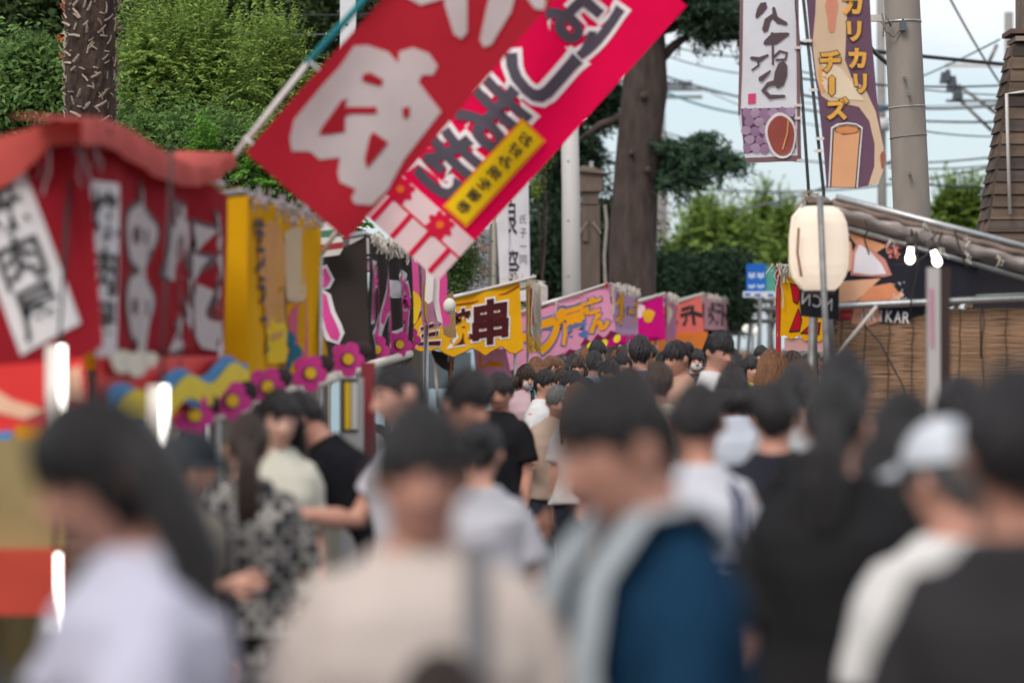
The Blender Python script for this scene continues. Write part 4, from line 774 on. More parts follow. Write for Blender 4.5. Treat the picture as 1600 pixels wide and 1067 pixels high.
# ------------------------------------------------------------------ flags on leaning poles
def flag(label, Y, o_px, ang, W, L, cols, build, pole, seed):
    """o_px: lower pole-side corner; ang: lean clockwise from vertical; u across, v up the flag"""
    a = R(ang); V = Vector((math.sin(a), 0, math.cos(a))); U = Vector((math.cos(a), 0, -math.sin(a)))
    t = thing('leaning_flag', label, 'flag', (PX(pole[0][0], Y), Y, 0), 'advertising flags leaning over the street')
    p = Panel(P(*o_px, Y), U=U, V=V, N=(0, -1, 0), amp=.042, freq=3.4, seed=seed, vert=.9)
    c = p.poly('flag_cloth', [(0, 0), (W, 0), (W, L), (0, L)], cloth(cols, .45), t); build(p, c, W, L)
    for i in range(4): v = .05 + i * L / 4; G().tube([p.pt(0, v), p.pt(-.05, v)], .008, 6).obj('loop', WHITEP, t)
    return t, p
def nik(p, c, W, L):
    inv = lambda pts: [((P(360 + x / 2.808, y / 2.808, 12.9) - p.O).dot(p.U), (P(360 + x / 2.808, y / 2.808, 12.9) - p.O).dot(p.V)) for x, y in pts]
    out = [(540, 200), (600, 195), (690, 225), (735, 275), (740, 225), (800, 208), (870, 235), (910, 290), (890, 330), (840, 330), (825, 360), (870, 420), (925, 490), (870, 560), (760, 700), (690, 830), (620, 900), (545, 895), (530, 870), (550, 830), (480, 800), (470, 760), (480, 690), (390, 700), (350, 665), (270, 665), (262, 610), (280, 530), (400, 380), (480, 290)]
    p.poly('lettering', inv(out), cloth('#cfcaca', .4), c, .008)
    rd_ = cloth('#b02534', .45)
    for h in ([(580, 325), (610, 316), (668, 348), (660, 378), (575, 352)], [(485, 440), (512, 430), (500, 468), (640, 468), (640, 497), (520, 497), (500, 512), (500, 578), (388, 592), (400, 560), (450, 490)], [(752, 475), (788, 468), (782, 512), (760, 522)], [(625, 578), (692, 625), (600, 738), (588, 700), (610, 600)]): p.poly('letter_counter', inv(h), rd_, c, .014)
    for pts, w in ((((985, -150), (990, 20), (1010, 150)), [90, 100, 60]), (((1240, -160), (1180, 40), (1120, 190)), [95, 110, 55]), (((760, -60), (840, -20), (940, -40)), [70, 85, 70]), (((1130, -170), (1300, -60), (1360, 30)), [80, 70, 60])): p.poly('lettering', inv(stroke(pts, w)), cloth('#cfcaca', .4), c, .008 + .002 * len(pts))
t, p = flag('red flag with huge white lettering leaning out over the street', 12.9, (385, 240), 41, .60, 1.8, '#b02534', nik, ((365, 240),), 1)
wp = M('white_pole_plastic', (.62, .58, .56), .4); G().tube([P(352, 262, 12.9), P(480, 100, 12.9)], .013, 10).obj('pole', wp, t, smooth=True); G().tube([P(480, 100, 12.9), P(720, -170, 12.9)], .017, 10).obj('pole_upper', M('teal_pole_plastic', sr('#17838c'), .4), t, smooth=True)
def hashi(p, c, W, L):
    dk = M('flag_charcoal', (.06, .05, .07), .8)
    for i, ch in enumerate('きましは'):
        v0 = .34 + i * .37; q = [(.05, v0 + .36), (.40, v0 + .36), (.40, v0), (.05, v0)]; p.text('lettering_outline', ch, q, WHITEP, c, .007, .095, True, base_bold=.03); p.text('lettering', ch, q, dk, c, .012, .03, True)
    o = p.poly('label_border', rect(.36, .54, .32, .98), cloth('#e8902a', .3), c, .016); p.poly('label', rect(.375, .525, .335, .965), cloth('#f0cf1c', .3), c, .020)
    for i, ch in enumerate('お好み焼を箸巻'): p.text('label_lettering', ch, [(.41, .94 - i * .085), (.49, .94 - i * .085), (.49, .875 - i * .085), (.41, .875 - i * .085)], BLACKC, c, .025, .01, True, step=.3)
    wf = cloth('#e9e3e6', .4); p.poly('white_border', rect(0, W, .0, .30), wf, c, .006); rd = cloth('#d8204a', .4)
    p.poly('red_line', rect(0, W, .165, .178), rd, c, .010)
    for i in range(4): p.poly('red_stripe', rect(.10 + i * .145, .13 + i * .145, 0, .165), rd, c, .011)
    for u in (.12, .42):
        pts = []
        for i in range(40): a = 2 * math.pi * i / 40; r = .052 + .03 * abs(math.cos(a * 4)); pts.append((u + r * math.cos(a), .235 + r * math.sin(a)))
        p.poly('red_blossom', pts, rd, c, .012); p.poly('blossom_centre', blob(u, .235, .022, .022, 14), cloth('#e8742e', .3), c, .018)
t, p = flag('pink-red flag with charcoal lettering and yellow label behind the red flag', 15.8, (556, 322), 42.2, .62, 2.05, '#e8064c', hashi, ((500, 340),), 4)
G().tube([P(500, 400, 15.8), P(548, 330, 15.8), P(930, -90, 15.8)], .014, 10).obj('pole', wp, t, smooth=True); G().tube([P(500, 395, 15.8), (PX(500, 15.8), 15.8, 0)], .016, 8).obj('stay_pole', STEEL, t, smooth=True)

# white shrine banner
def shrine_banner():
    Y = 42; k = Y / F; t = thing('shrine_banner', 'long white cloth banner with black brush characters hung beside tiled roof', 'banner', gb(770, Y)); p = Panel((0, Y, 0), amp=.02, freq=9, seed=2, vert=.15)
    c = p.poly('banner_cloth', qpx(Y, (779, 120), (822, 110), (826, 300), (829, 470), (782, 472), (776, 300)), cloth('#d9d8dc', .35), t)
    for ch, q in (('良', ((790, 312), (808, 312), (808, 368), (790, 368))), ('祭', ((788, 390), (812, 390), (812, 440), (788, 440)))): p.text('lettering', ch, qpx(Y, *q), BLACKC, c, .008, .012)
    for i, ch in enumerate('氏子一同'): p.text('small_lettering', ch, qpx(Y, (812, 336 + i * 21), (823, 336 + i * 21), (823, 350 + i * 21), (812, 350 + i * 21)), M('grey_ink', (.12, .12, .13), .8), c, .008, .0)
    p2 = Panel((0, Y - .04, 0), amp=.01, freq=9, seed=3); p2.poly('folded_edge', qpx(Y, (776, 120), (788, 118), (794, 300), (796, 470), (782, 472), (774, 300)), cloth('#e0dfe2', .35), t)
    G().tube([gb(772, Y + .05), P(772, 60, Y + .05)], .03, 8).obj('pole', M('bamboo', (.35, .32, .25), .6), t, smooth=True); G().tube([P(768, 112, Y + .02), P(826, 108, Y + .02)], .015, 6).obj('crossbar', M('bamboo'), t)
shrine_banner()

# upright banners on the right
def bean_banner():
    Y = 21.5; t = thing('upright_banner', 'white upright banner with dark brush lettering and purple bean picture', 'banner', (PX(1266, Y), Y, 0), 'upright banners by the lantern'); p = Panel((0, Y, 0), amp=.014, freq=7, seed=3, vert=.5)
    c = p.poly('banner_cloth', qpx(Y, (1157, -60), (1246, -60), (1247, 60), (1246, 110), (1250, 180), (1252, 252), (1166, 255), (1160, 215), (1153, 180), (1156, 110)), cloth('#e4e4ea', .4), t)
    br = cloth('#8a6b6f', .3); p.poly('left_border', qpx(Y, (1156, -60), (1161, -60), (1160, 110), (1157, 180), (1153, 180), (1155, 110)), br, c, .004); p.poly('bottom_border', qpx(Y, (1164, 247), (1252, 243), (1252, 252), (1166, 255)), br, c, .004); p.poly('right_border', qpx(Y, (1243, -60), (1247, -60), (1252, 252), (1246, 252)), br, c, .004)
    ink = cloth('#5f5054', .15, 'brush_ink')
    zz = lambda pts: qpx(Y, *[(1140 + x / 3.442, y / 3.442) for x, y in pts])
    for n_, (pts, w) in enumerate((([(185, 30), (165, 60), (145, 95)], [35, 32, 14]), ([(190, 165), (205, 112), (232, 88), (265, 115), (305, 130)], [26, 28, 24, 26, 16]), ([(237, 45), (245, 90)], [14, 20]), ([(190, 235), (240, 210), (315, 185)], [20, 52, 14]), ([(228, 180), (232, 250), (232, 350)], [12, 10, 10]), ([(235, 312), (270, 278), (308, 288), (300, 322), (250, 326)], [12, 12, 13, 12, 10]),
            ([(115, 315), (160, 325), (205, 300)], [14, 22, 10]), ([(150, 330), (155, 355), (120, 380)], [12, 10, 8]), ([(165, 430), (190, 410), (218, 385)], [24, 18, 8]), ([(285, 350), (275, 400), (262, 455)], [40, 55, 46]), ([(270, 442), (205, 458), (180, 490), (215, 525), (295, 520)], [26, 20, 20, 20, 12]))):
        p.poly('brush_stroke', stroke(zz(pts), [q * 1.3 / 3.442 * Y / F for q in w]), ink, c, .007 + .0007 * n_, .15)
    p.poly('seal', qpx(Y, (1169, 147), (1181, 146), (1181, 162), (1169, 163)), cloth('#d04f7a', .2), c, .008)
    pc = p.poly('bean_picture', qpx(Y, (1158, 170), (1242, 169), (1244, 232), (1162, 240)), cloth('#6d5068', .25), c, .006)
    bm = cloth('#a183a0', .25); bm2 = cloth('#b59bb4', .25)
    i = 0
    for r in range(5):
        for q in range(6):
            px = 1166 + q * 14 + (r % 2) * 6 + random.uniform(-2, 2); py = 176 + r * 14 + random.uniform(-2, 2)
            if px < 1240 and py < 236: p.poly('bean', blob(PX(px, Y), PZ(py, Y), 8.2 * Y / F, 7.2 * Y / F, 14, .05, random.random() * 3), (bm, bm2)[i % 2], c, .008 + .0008 * (i % 9), .3); i += 1
    # plain red bean picture
    p.poly('bean_outline', blob(PX(1220, Y), PZ(212, Y), 24 * Y / F, 36 * Y / F, 24, .03, .1), WHITEP, c, .018, .2); p.poly('red_bean', blob(PX(1220, Y), PZ(212, Y), 20.5 * Y / F, 31 * Y / F, 24, .03, .1), cloth('#a2564e', .25), c, .022, .2); p.poly('bean_seam', stroke(qpx(Y, (1231, 188), (1229, 210), (1222, 234)), .012), cloth('#d8a070', .2), c, .026, .2)
    G().tube([P(1239, -60, Y + .02), P(1265, 320, Y + .02), (PX(1290, Y), Y + .02, 0)], .0125, 8).obj('pole', M('black_pole', (.025, .027, .03), .45), t, smooth=True)
    for py in (75, 165, 185, 251): G().box(P(1247, py, Y - .005), (.055, .02, .02)).obj('loop', cloth('#dfd6cf', .2), t)
bean_banner()
def cheese_banner():
    Y = 20.6; t = thing('upright_banner', 'purple upright banner with orange katakana and cheese stick picture', 'banner', (PX(1285, Y), Y, 0), 'upright banners by the lantern'); p = Panel((0, Y, 0), amp=.016, freq=6, seed=6, vert=.6)
    c = p.poly('banner_cloth', qpx(Y, (1256, -50), (1357, -50), (1359, 0), (1362, 60), (1370, 150), (1380, 230), (1381, 262), (1372, 288), (1340, 294), (1291, 294), (1286, 230), (1278, 150), (1266, 60)), cloth('#705467', .35), t)
    chz = cloth('#ebcfb0', .35, 'cheese_cream'); p.poly('cheese_strand', qpx(Y, (1276, -50), (1330, -50), (1322, 40), (1320, 95), (1330, 122), (1352, 140), (1368, 175), (1380, 230), (1381, 262), (1372, 288), (1357, 290), (1366, 260), (1366, 225), (1358, 190), (1342, 168), (1322, 163), (1300, 160), (1284, 150), (1276, 120), (1270, 70), (1274, 20)), chz, c, .005)
    p.poly('cheese_highlight', qpx(Y, (1284, 90), (1316, 110), (1338, 140), (1350, 158), (1322, 156), (1296, 150), (1284, 130)), cloth('#f3e4cb', .35), c, .009); p.poly('cheese_blush', blob(PX(1299, Y), PZ(20, Y), 9 * Y / F, 30 * Y / F, 20, .15), cloth('#dd9a80', .3), c, .009, .2); p.poly('cheese_shade', blob(PX(1287, Y), PZ(120, Y), 8 * Y / F, 24 * Y / F, 18, .1), cloth('#e3b070', .3), c, .008, .2); p.poly('cheese_tip', blob(PX(1379, Y), PZ(250, Y), 4 * Y / F, 14 * Y / F, 14, .1), cloth('#a86a5a', .3), c, .009, .2)
    og, dk = cloth('#f0b65a', .3), M('outline_dark', (.05, .03, .03), .8)
    for ch, q in (('カ', ((1314, -12), (1348, -12), (1346, 24), (1316, 24))), ('リ', ((1322, 34), (1346, 34), (1344, 66), (1324, 66))), ('カ', ((1322, 76), (1354, 76), (1352, 108), (1326, 108))), ('リ', ((1332, 116), (1354, 116), (1354, 148), (1336, 146))), ('チ', ((1279, 80), (1314, 80), (1312, 114), (1284, 114))), ('ー', ((1290, 118), (1310, 118), (1310, 150), (1290, 150))), ('ズ', ((1288, 154), (1326, 152), (1326, 188), (1292, 188)))):
        if ch == 'ー':
            s = qpx(Y, (1300, 122), (1300, 146)); p.poly('lettering_outline', stroke(s, .058), dk, c, .013, .1); p.poly('lettering', stroke(s, .042), og, c, .018, .1)
        else: q = qpx(Y, *q); p.text('lettering_outline', ch, q, dk, c, .013, .085, base_bold=.05); p.text('lettering', ch, q, og, c, .018, .05)
    # plain cheese stick picture
    for nm, m, e, off in (('stick_outline', WHITEP, 4.5, .012), ('stick_rim', dk, 2.2, .016), ('cheese_stick', cloth('#ecb186', .3), 0, .020)): p.poly(nm, qpx(Y, (1303 - e, 204 - e), (1308, 198 - e), (1324, 196 - e), (1338, 198 - e), (1343 + e, 204 - e), (1336 + e, 293), (1298 - e, 293)), m, c, off, .2)
    p.poly('stick_top_rim', blob(PX(1323, Y), PZ(204, Y), 19 * Y / F, 7 * Y / F, 20), dk, c, .023, .3); p.poly('stick_top', blob(PX(1323, Y), PZ(204, Y), 17.5 * Y / F, 5.6 * Y / F, 20), cloth('#e39a66', .3), c, .026, .3)
    G().tube([P(1249, -60, Y + .02), P(1287, 300, Y + .02), (PX(1292, Y), Y + .02, 0)], .0125, 8).obj('pole', M('black_pole'), t, smooth=True)
    for px, py in ((1262, 64), (1271, 141), (1281, 217), (1279, 236)): G().box(P(px, py, Y - .005), (.06, .02, .02)).obj('loop', cloth('#dfd6cf', .2), t)
cheese_banner()

# ------------------------------------------------------------------ the lantern stall on the right
def stall_right():
    Y = 18.0; t = thing('festival_stall', 'open pipe-framed stall with bamboo blind and dark food banner on the right', 'stall', (PX(1420, Y), Y, 0)); k = Y / F
    def pipe(pts, r, nm='pipe', m=STEEL): return G().tube(pts, r, 10).obj(nm, m, t, smooth=True)
    pipe([(PX(1293, Y - .55), Y - .55, 0), P(1291, 540, Y - .55), P(1281, 306, Y - .55)], .020, 'post', STEELD); pipe([(PX(1272, Y), Y + .5, 0), P(1272, 450, Y + .5)], .03, 'post', STEELD); pipe([P(1306, 308, Y), P(1700, 412, Y)], .022, 'roof_rail'); pipe([P(1306, 350, Y + .1), P(1700, 462, Y + .1)], .024, 'banner_rail')
    pipe([P(1300, 560, Y + .06), P(1296, 492, Y + .06), P(1300, 483, Y + .06), P(1312, 478, Y + .06), P(1470, 471, Y + .06), P(1720, 460, Y + .06)], .024, 'blind_rail'); pipe([P(1480, 465, Y + .15), P(1720, 455, Y + .15)], .012, 'green_rail', M('green_pipe', (.16, .24, .2), .5))
    pipe([(PX(1700, Y), Y, 0), P(1700, 412, Y)], .026, 'post'); pipe([(PX(1700, Y + 2.7), Y + 2.7, 0), (PX(1700, Y), Y + 2.7, 2.3)], .026, 'post')
    for a, b, dy in (((1307, 555), (1370, 478), 0), ((1300, 540), (1340, 490), .3)): pipe([P(*a, Y - .05 + dy), P(*b, Y - .05 + dy)], .012, 'brace', M('pale_brace', (.5, .47, .43), .5))
    # rolled roof sheet bunched under the rail
    g = G(); n = 30; pts = [P(1300 + 420 * i / n, 326 + 118 * i / n + 3 * math.sin(i * 1.3), Y + .05) for i in range(n + 1)]; g.tube(pts, [(.055 + .012 * math.sin(i * 2.1), .05) for i in range(n + 1)], 14)
    for v in g.v: v += Vector((0, 0, 1)) * .02 * noise.noise((v.x * 5, v.y * 8, v.z * 20))
    g.obj('rolled_sheet', M('silver_sheet', (.30, .265, .25), .38, .25, 6, .3, 30, metal=.25, stretch=(.3, 1, 4)), t, smooth=True)
    g = G(); pts = [P(1300 + 420 * i / n, 316 + 112 * i / n + 2 * math.sin(i * 1.7), Y + .02) for i in range(n + 1)]; g.tube(pts, [(.03, .028)] * (n + 1), 12); g.obj('rolled_sheet', M('brown_sheet', (.22, .165, .14), .6, .2, 6), t, smooth=True)
    # roof sheet going back
    g = G(); m = 8; v = []
    for j in range(m + 1):
        for i in range(n + 1): q = P(1300 + 420 * i / n, 316 + 112 * i / n, Y); v.append((q.x, Y + 2.7 * j / m, q.z + .015 - .05 * math.sin(math.pi * j / m)))
    mob('roof_sheet', mesh(v, [(j * (n + 1) + i, j * (n + 1) + i + 1, (j + 1) * (n + 1) + i + 1, (j + 1) * (n + 1) + i) for j in range(m) for i in range(n)]), M('silver_sheet'), t, smooth=True)
    # dark food banner
    Yb = Y + .12; p = Panel((0, Yb, 0), amp=.008, freq=5, seed=2); bn = p.poly('food_banner', qpx(Yb, (1306, 356), (1420, 384), (1531, 404), (1522, 470), (1410, 500), (1300, 520)), cloth('#2c2d36', .15), t)
    for pts, hx in ((((1306, 356), (1386, 384), (1364, 398), (1345, 392), (1325, 366)), '#e0a27c'), (((1306, 370), (1330, 378), (1336, 420), (1312, 430), (1304, 424)), '#e3b298'), (((1312, 440), (1376, 435), (1352, 458), (1338, 470), (1310, 472)), '#e7b492'), (((1340, 470), (1360, 448), (1392, 442), (1404, 458), (1390, 468), (1360, 472)), '#e0936c'), (((1312, 464), (1332, 466), (1330, 500), (1312, 500)), '#b82c3a'), (((1335, 480), (1370, 478), (1378, 500), (1350, 512), (1330, 505)), '#dba088'), (((1385, 465), (1408, 455), (1412, 462), (1396, 472)), '#e8b49a')): p.poly('food_picture', qpx(Yb, *pts), cloth(hx, .15, None, .18), bn, .005 + random.random() * .004, .2)
    for nm, pts, m, off in (('onion_rim', ((1329, 430), (1332, 395), (1340, 378), (1360, 388), (1382, 405), (1393, 430), (1380, 433), (1350, 432)), cloth('#cf8f86', .15), .010), ('onion_flesh', ((1333, 426), (1336, 396), (1343, 382), (1358, 392), (1376, 412), (1384, 428), (1360, 430)), cloth('#e9e6f0', .15), .014)): p.poly(nm, qpx(Yb, *pts), m, bn, off, .2)
    for i in range(26):
        a = random.random() * 6.28; r = random.random() ** .6; p.poly('spice_grain', blob(PX(1392 + 15 * r * math.cos(a), Yb), PZ(392 + 14 * r * math.sin(a), Yb), random.uniform(1.2, 3.6) * k, random.uniform(1, 3) * k, 9, .1), cloth(random.choice(('#c9706a', '#d98f80', '#b3564f')), .1), bn, .006 + .0003 * i, .5)
    for i in range(16): p.poly('salt_grain', blob(PX(random.uniform(1385, 1415), Yb), PZ(random.uniform(440, 468), Yb), 1.1 * k, 1.1 * k, 7), WHITEP, bn, .008, .5)
    
    for i, ch in enumerate('ARIKAR'): p.text('lettering', ch, qpx(Yb, (1345 + 13 * i, 482 + i), (1356 + 13 * i, 482.8 + i), (1355 + 13 * i, 500.8 + i), (1344 + 13 * i, 500 + i)), WHITEP, bn, .012, .01)
    p2 = Panel((0, Y - .02, 0), amp=.006, freq=6, seed=7); p2.poly('banner_flap', qpx(Y, (1247, 448), (1310, 462), (1310, 500), (1250, 494)), cloth('#2c2d36', .15), t)
    for i, ch in enumerate('NCN'): p2.text('flap_lettering', ch, qpx(Y, (1253 + 17 * i, 456 + 4 * i), (1266 + 17 * i, 459 + 4 * i), (1265 + 17 * i, 478 + 4 * i), (1252 + 17 * i, 475 + 4 * i)), WHITEP, t, .006, .0, True)
    # pale sheet behind at right
    p3 = Panel((0, Y + .5, 0), amp=.02, freq=4); p3.poly('grey_sheet', qpx(Y + .5, (1525, 415), (1720, 470), (1720, 480), (1525, 480)), cloth('#8f8d9c', .3), t); p3.poly('tan_sheet', qpx(Y + .6, (1520, 440), (1720, 480), (1720, 500), (1520, 500)), cloth('#a59a86', .3), t, -.1)
    # bamboo blind: thin slats hung on strings
    zb, zt = PZ(680, Y), PZ(482, Y); xb0, xb1 = PX(1306, Y), PX(1720, Y); bl = tag(G().add([(xb0, Y + .14, zb), (xb1, Y + .14, zb), (xb1, Y + .14, zt), (xb0, Y + .14, zt)], [(0, 1, 2, 3)]).obj('bamboo_blind', M('blind_back', (.10, .055, .03), .9, .3, 8), t))
    sm = []; mats = M('bamboo_slat', None, .75, .14, 5, stretch=(.6, 1, 20)); hgt = zt - zb; ns = 130
    gm = None
    for i in range(ns):
        z = zb + hgt * (i + .5) / ns
        if gm is None: gg = G(); gg.tube([(-(xb1 - xb0) / 2 + (xb1 - xb0) * j / 14, .004 * math.sin(j * 1.9), .0018 * math.sin(j * 2.7)) for j in range(15)], hgt / ns * .43, 5); gm = gg.mesh(); gm.materials.append(mats)
        o = bpy.data.objects.new('slat', gm); COL.objects.link(o); o.parent = bl; o.location = ((xb0 + xb1) / 2 + random.uniform(-.03, .03), Y + .125 + random.uniform(-.003, .003), z); o.rotation_euler = (random.random() * 6, random.uniform(-.0025, .0025), 0); s = random.uniform(.75, 1.15); o.color = (.40 * s, .25 * s, .155 * s, 1)
    for j in range(9):
        x = PX(1318 + j * 37, Y); rope('blind_string', [(x + random.uniform(-.01, .01), Y + .112, zt - hgt * i / 10) for i in range(11)], .004, M('blind_string', (.10, .065, .045), .9), bl, 4)
    rope('slack_cord', [P(1350, 508, Y), P(1375, 535, Y), P(1412, 605, Y), P(1418, 640, Y)], .006, CB, t)
    # tied strings, wires and bulbs
    for px, py in ((1444, 352), (1512, 375), (1388, 378), (1470, 392), (1512, 400), (1555, 404)): strands('tie_string', [P(px, py - 6, Y - .03), P(px + 6, py, Y - .03)], .07, t, 4, .01, .0035)
    g = G()
    for i in range(22): c = P(1276 + random.uniform(-16, 16), 312 + random.uniform(-8, 14), Y - .02); g.tube([c, c + Vector((random.uniform(-.09, .05), 0, random.uniform(-.06, .04))), c + Vector((random.uniform(-.14, .04), 0, random.uniform(-.16, .04)))], .006, 4)
    tag(g.obj('rope_lashing', cloth('#9a8d80', .1, 'lashing'), t), kind='stuff'); g = G()
    for i in range(5): g.ell(P(1270 + i * 4, 318 + (i % 2) * 8, Y + .02), (.05, .05, .045), 10, 8)
    g.obj('bundled_sheet', cloth('#6d5f58', .1), t, smooth=True)
    wires = M('black_wire', (.025, .022, .02), .7)
    for pts in (((1352, 345), (1356, 360), (1350, 372), (1358, 398)), ((1424, 360), (1430, 372), (1423, 384)), ((1432, 362), (1434, 420), (1424, 466), (1422, 500)), ((1396, 415), (1430, 412), (1455, 392), (1470, 388)), ((1472, 362), (1466, 378), (1478, 392)), ((1492, 362), (1500, 392), (1508, 412), (1514, 424)), ((1532, 480), (1533, 560))): rope('wire', [P(a, b, Y - .02) for a, b in pts], .006, wires, t, 5)
def bulb(px, py, Y, label, tilt):
    k = Y / F; t = thing('light_bulb', label, 'light bulb', tuple(P(px, py, Y)), 'bulbs hung under the lantern stall rail'); c = P(px, py, Y); rot = Matrix.Rotation(tilt, 3, 'Y')
    gl = G(); gl.ell((0, 0, 0), (8 * k, 8 * k, 9.5 * k), 16, 12); gl.tube([(0, 0, 5 * k), (0, 0, 20 * k)], [6.3 * k, 4.5 * k], 12); gl.v = [rot @ v + c for v in gl.v]; gl.obj('glass', M('lit_bulb', (1, .98, .94), .3, emit=2.6, ecol=(1, .97, .90)), t, smooth=True)
    s = G(); s.tube([(0, 0, 18 * k), (0, 0, 34 * k)], [7 * k, 8 * k], 12); s.v = [rot @ v + c for v in s.v]; s.obj('socket', M('socket_dark', (.06, .05, .045), .6), t, smooth=True)
    rope('cord', [c + rot @ Vector((0, 0, 33 * k)), c + Vector((.01, 0, 46 * k))], .006, M('black_wire', (.025, .022, .02), .7), t)
stall_right()
bulb(1422, 404, 17.9, 'lit bare bulb hanging before the black part of the food banner', .05)
bulb(1464, 408, 17.9, 'lit bare bulb hanging right above the white-edged sign board', -.35)
def lantern():
    Y = 17.75; k = Y / F; t = thing('paper_lantern', 'large glowing cream paper lantern with side handle strap', 'lantern', tuple(P(1281, 395, Y))); pm = M('lantern_paper', sr('#e6dbcd'), .8, .05, 5, .15, 80, .3, emit=.2, ecol=(1, .86, .72))
    g = G(); prof = [(322, 20), (326, 29), (334, 37), (348, 43), (370, 46), (395, 46.5), (415, 45.5), (430, 42), (443, 35), (452, 27), (457, 20)]; pts = []; rr = []
    n = 58
    for i in range(n):
        py = 322 + 135 * i / (n - 1); j = max(q for q in range(len(prof) - 1) if prof[q][0] <= py + 1e-6); a, b = prof[j], prof[min(j + 1, len(prof) - 1)]; s = (py - a[0]) / max(1e-6, b[0] - a[0]); r = a[1] + (b[1] - a[1]) * min(1, s); pts.append(P(1280, py, Y)); rr.append((r + .55 * math.cos(i * math.pi)) * k)
    g.tube(pts, rr, 36); g.obj('paper_body', pm, t, smooth=True)
    G().tube([P(1280, 452, Y), P(1280, 460, Y)], 24 * k, 24).obj('lower_ring', M('lantern_ring', (.03, .02, .02), .6), t); G().tube([P(1280, 318, Y), P(1280, 325, Y)], 22 * k, 24).obj('upper_ring', M('lantern_ring'), t)
    G().tube([P(a, b, Y - .05) for a, b in ((1252, 326), (1240, 340), (1236, 370), (1236, 410), (1240, 432), (1254, 450))], [(.02, .014)] * 6, 10).obj('strap', pm, t, smooth=True); G().tube([P(1280, 305, Y), P(1280, 318, Y)], .006, 6).obj('hanger', STEEL, t)
    g = G(); g.tube([P(1248, 356, Y - .2), P(1246, 395, Y - .19), P(1250, 420, Y - .19), P(1252, 432, Y - .17)], .008, 6); g.obj('cord', M('red_brown_cord', (.25, .1, .06), .8), t)
    G().ell(P(1280, 440, Y), (.05, .05, .06), 14, 10).obj('inner_bulb', M('lit_bulb'), t, smooth=True)
lantern()
def yellow_banner():
    Y = 22.5; t = thing('side_curtain_stall', 'yellow stall curtain with red black-edged strokes behind the paper lantern', 'stall', (PX(1240, Y), Y, 0)); p = Panel((0, Y, 0), amp=.014, freq=6, seed=2)
    c = p.poly('yellow_curtain', qpx(Y, (1217, 420), (1330, 418), (1330, 520), (1310, 528), (1296, 520), (1280, 534), (1270, 528), (1258, 533), (1250, 524), (1236, 530), (1226, 524), (1214, 526)), cloth('#f0b010', .3), t)
    rd = cloth('#c8182c', .2)
    for pts in (((1236, 444), (1252, 450), (1246, 474), (1240, 470)), ((1247, 484), (1252, 500), (1249, 516), (1235, 517)), ((1254, 520), (1268, 506), (1280, 505), (1278, 522))):
        cx_ = sum(a for a, _ in pts) / 4; cy_ = sum(b for _, b in pts) / 4; p.poly('stroke_outline', qpx(Y, *[(cx_ + (a - cx_) * 1.25, cy_ + (b - cy_) * 1.18) for a, b in pts]), BLACKC, c, .006, .2); p.poly('stroke', qpx(Y, *pts), rd, c, .010, .2)
    G().tube([P(1213, 417, Y), P(1330, 414, Y)], .02, 8).obj('rail', STEEL, t); G().tube([(PX(1216, Y), Y, 0), P(1216, 415, Y)], .02, 8).obj('post', cloth('#a8323a', 0), t); G().tube([(PX(1330, Y), Y, 0), P(1330, 414, Y)], .02, 8).obj('post', STEEL, t)
    strands('string_fringe', [P(1212, 416, Y - .03), P(1240, 416, Y - .03)], .12, t, 30, .03, .005); strands('string_tails', [P(1214, 416, Y - .03), P(1216, 416, Y - .03)], .4, t, 4, .03, .005)
    p.poly('pink_skirt', qpx(Y, (1226, 528), (1320, 528), (1320, 548), (1226, 548)), cloth('#d9a8a4', .3), t, -.02); G().box((PX(1275, Y), Y + .4, .45), (.7, .6, .9)).obj('counter', M('counter_ply'), t)
yellow_banner()
def sign_board():
    Y = 13.8; k = Y / F; t = thing('sign_board', 'tall narrow board with white edge and dark brown face before the bamboo blind', 'sign board', (PX(1466, Y), Y, 0)); z1 = PZ(418, Y)
    a = G(); a.add([(PX(1451, Y), Y, 0), (PX(1469, Y), Y - .02, 0), (PX(1469, Y), Y + .06, 0), (PX(1451, Y), Y + .06, 0)] + [(PX(1450, Y), Y, z1), (PX(1468, Y), Y - .02, z1), (PX(1468, Y), Y + .06, z1), (PX(1450, Y), Y + .06, z1)], [(0, 1, 5, 4), (1, 2, 6, 5), (2, 3, 7, 6), (3, 0, 4, 7), (4, 5, 6, 7)]); a.obj('white_edge', M('board_white', (.40, .38, .38), .5, .08, 4), t)
    G().box((PX(1477, Y), Y + .01, z1 / 2), (15 * k, .05, z1)).obj('brown_face', M('board_brown', (.035, .018, .016), .5, .15, 5), t); p = Panel((0, Y - .025, 0), amp=0); p.poly('pink_strip', qpx(Y, (1451, 450), (1456, 450), (1457, 540), (1453, 540)), cloth('#b87a94', 0), t, 0, 0)
sign_board()
# ------------------------------------------------------------------ people
SKIN = M('skin', None, .55, .06, 14, .08, 120, spec=.35)
MATS['skin'].node_tree.nodes['Principled BSDF'].inputs['Subsurface Weight'].default_value = .0
HAIR = M('hair', None, .42, .4, 60, .8, 140, spec=.35, stretch=(1, 1, .12)); CLOTH = M('garment', None, .9, .08, 6, .2, 160, spec=.04)
SHOE = M('shoe', None, .6, .1, 8)
def remesh(g, vox, smooth=3):
    me = g.mesh(); o = bpy.data.objects.new('tmp', me); COL.objects.link(o)
    m = o.modifiers.new('r', 'REMESH'); m.mode = 'VOXEL'; m.voxel_size = vox; m.use_smooth_shade = True
    if smooth: s = o.modifiers.new('s', 'SMOOTH'); s.iterations = smooth; s.factor = .5
    bpy.context.view_layer.update(); r = bpy.data.meshes.new_from_object(o.evaluated_get(bpy.context.evaluated_depsgraph_get()))
    bpy.data.objects.remove(o); bpy.data.meshes.remove(me); return r
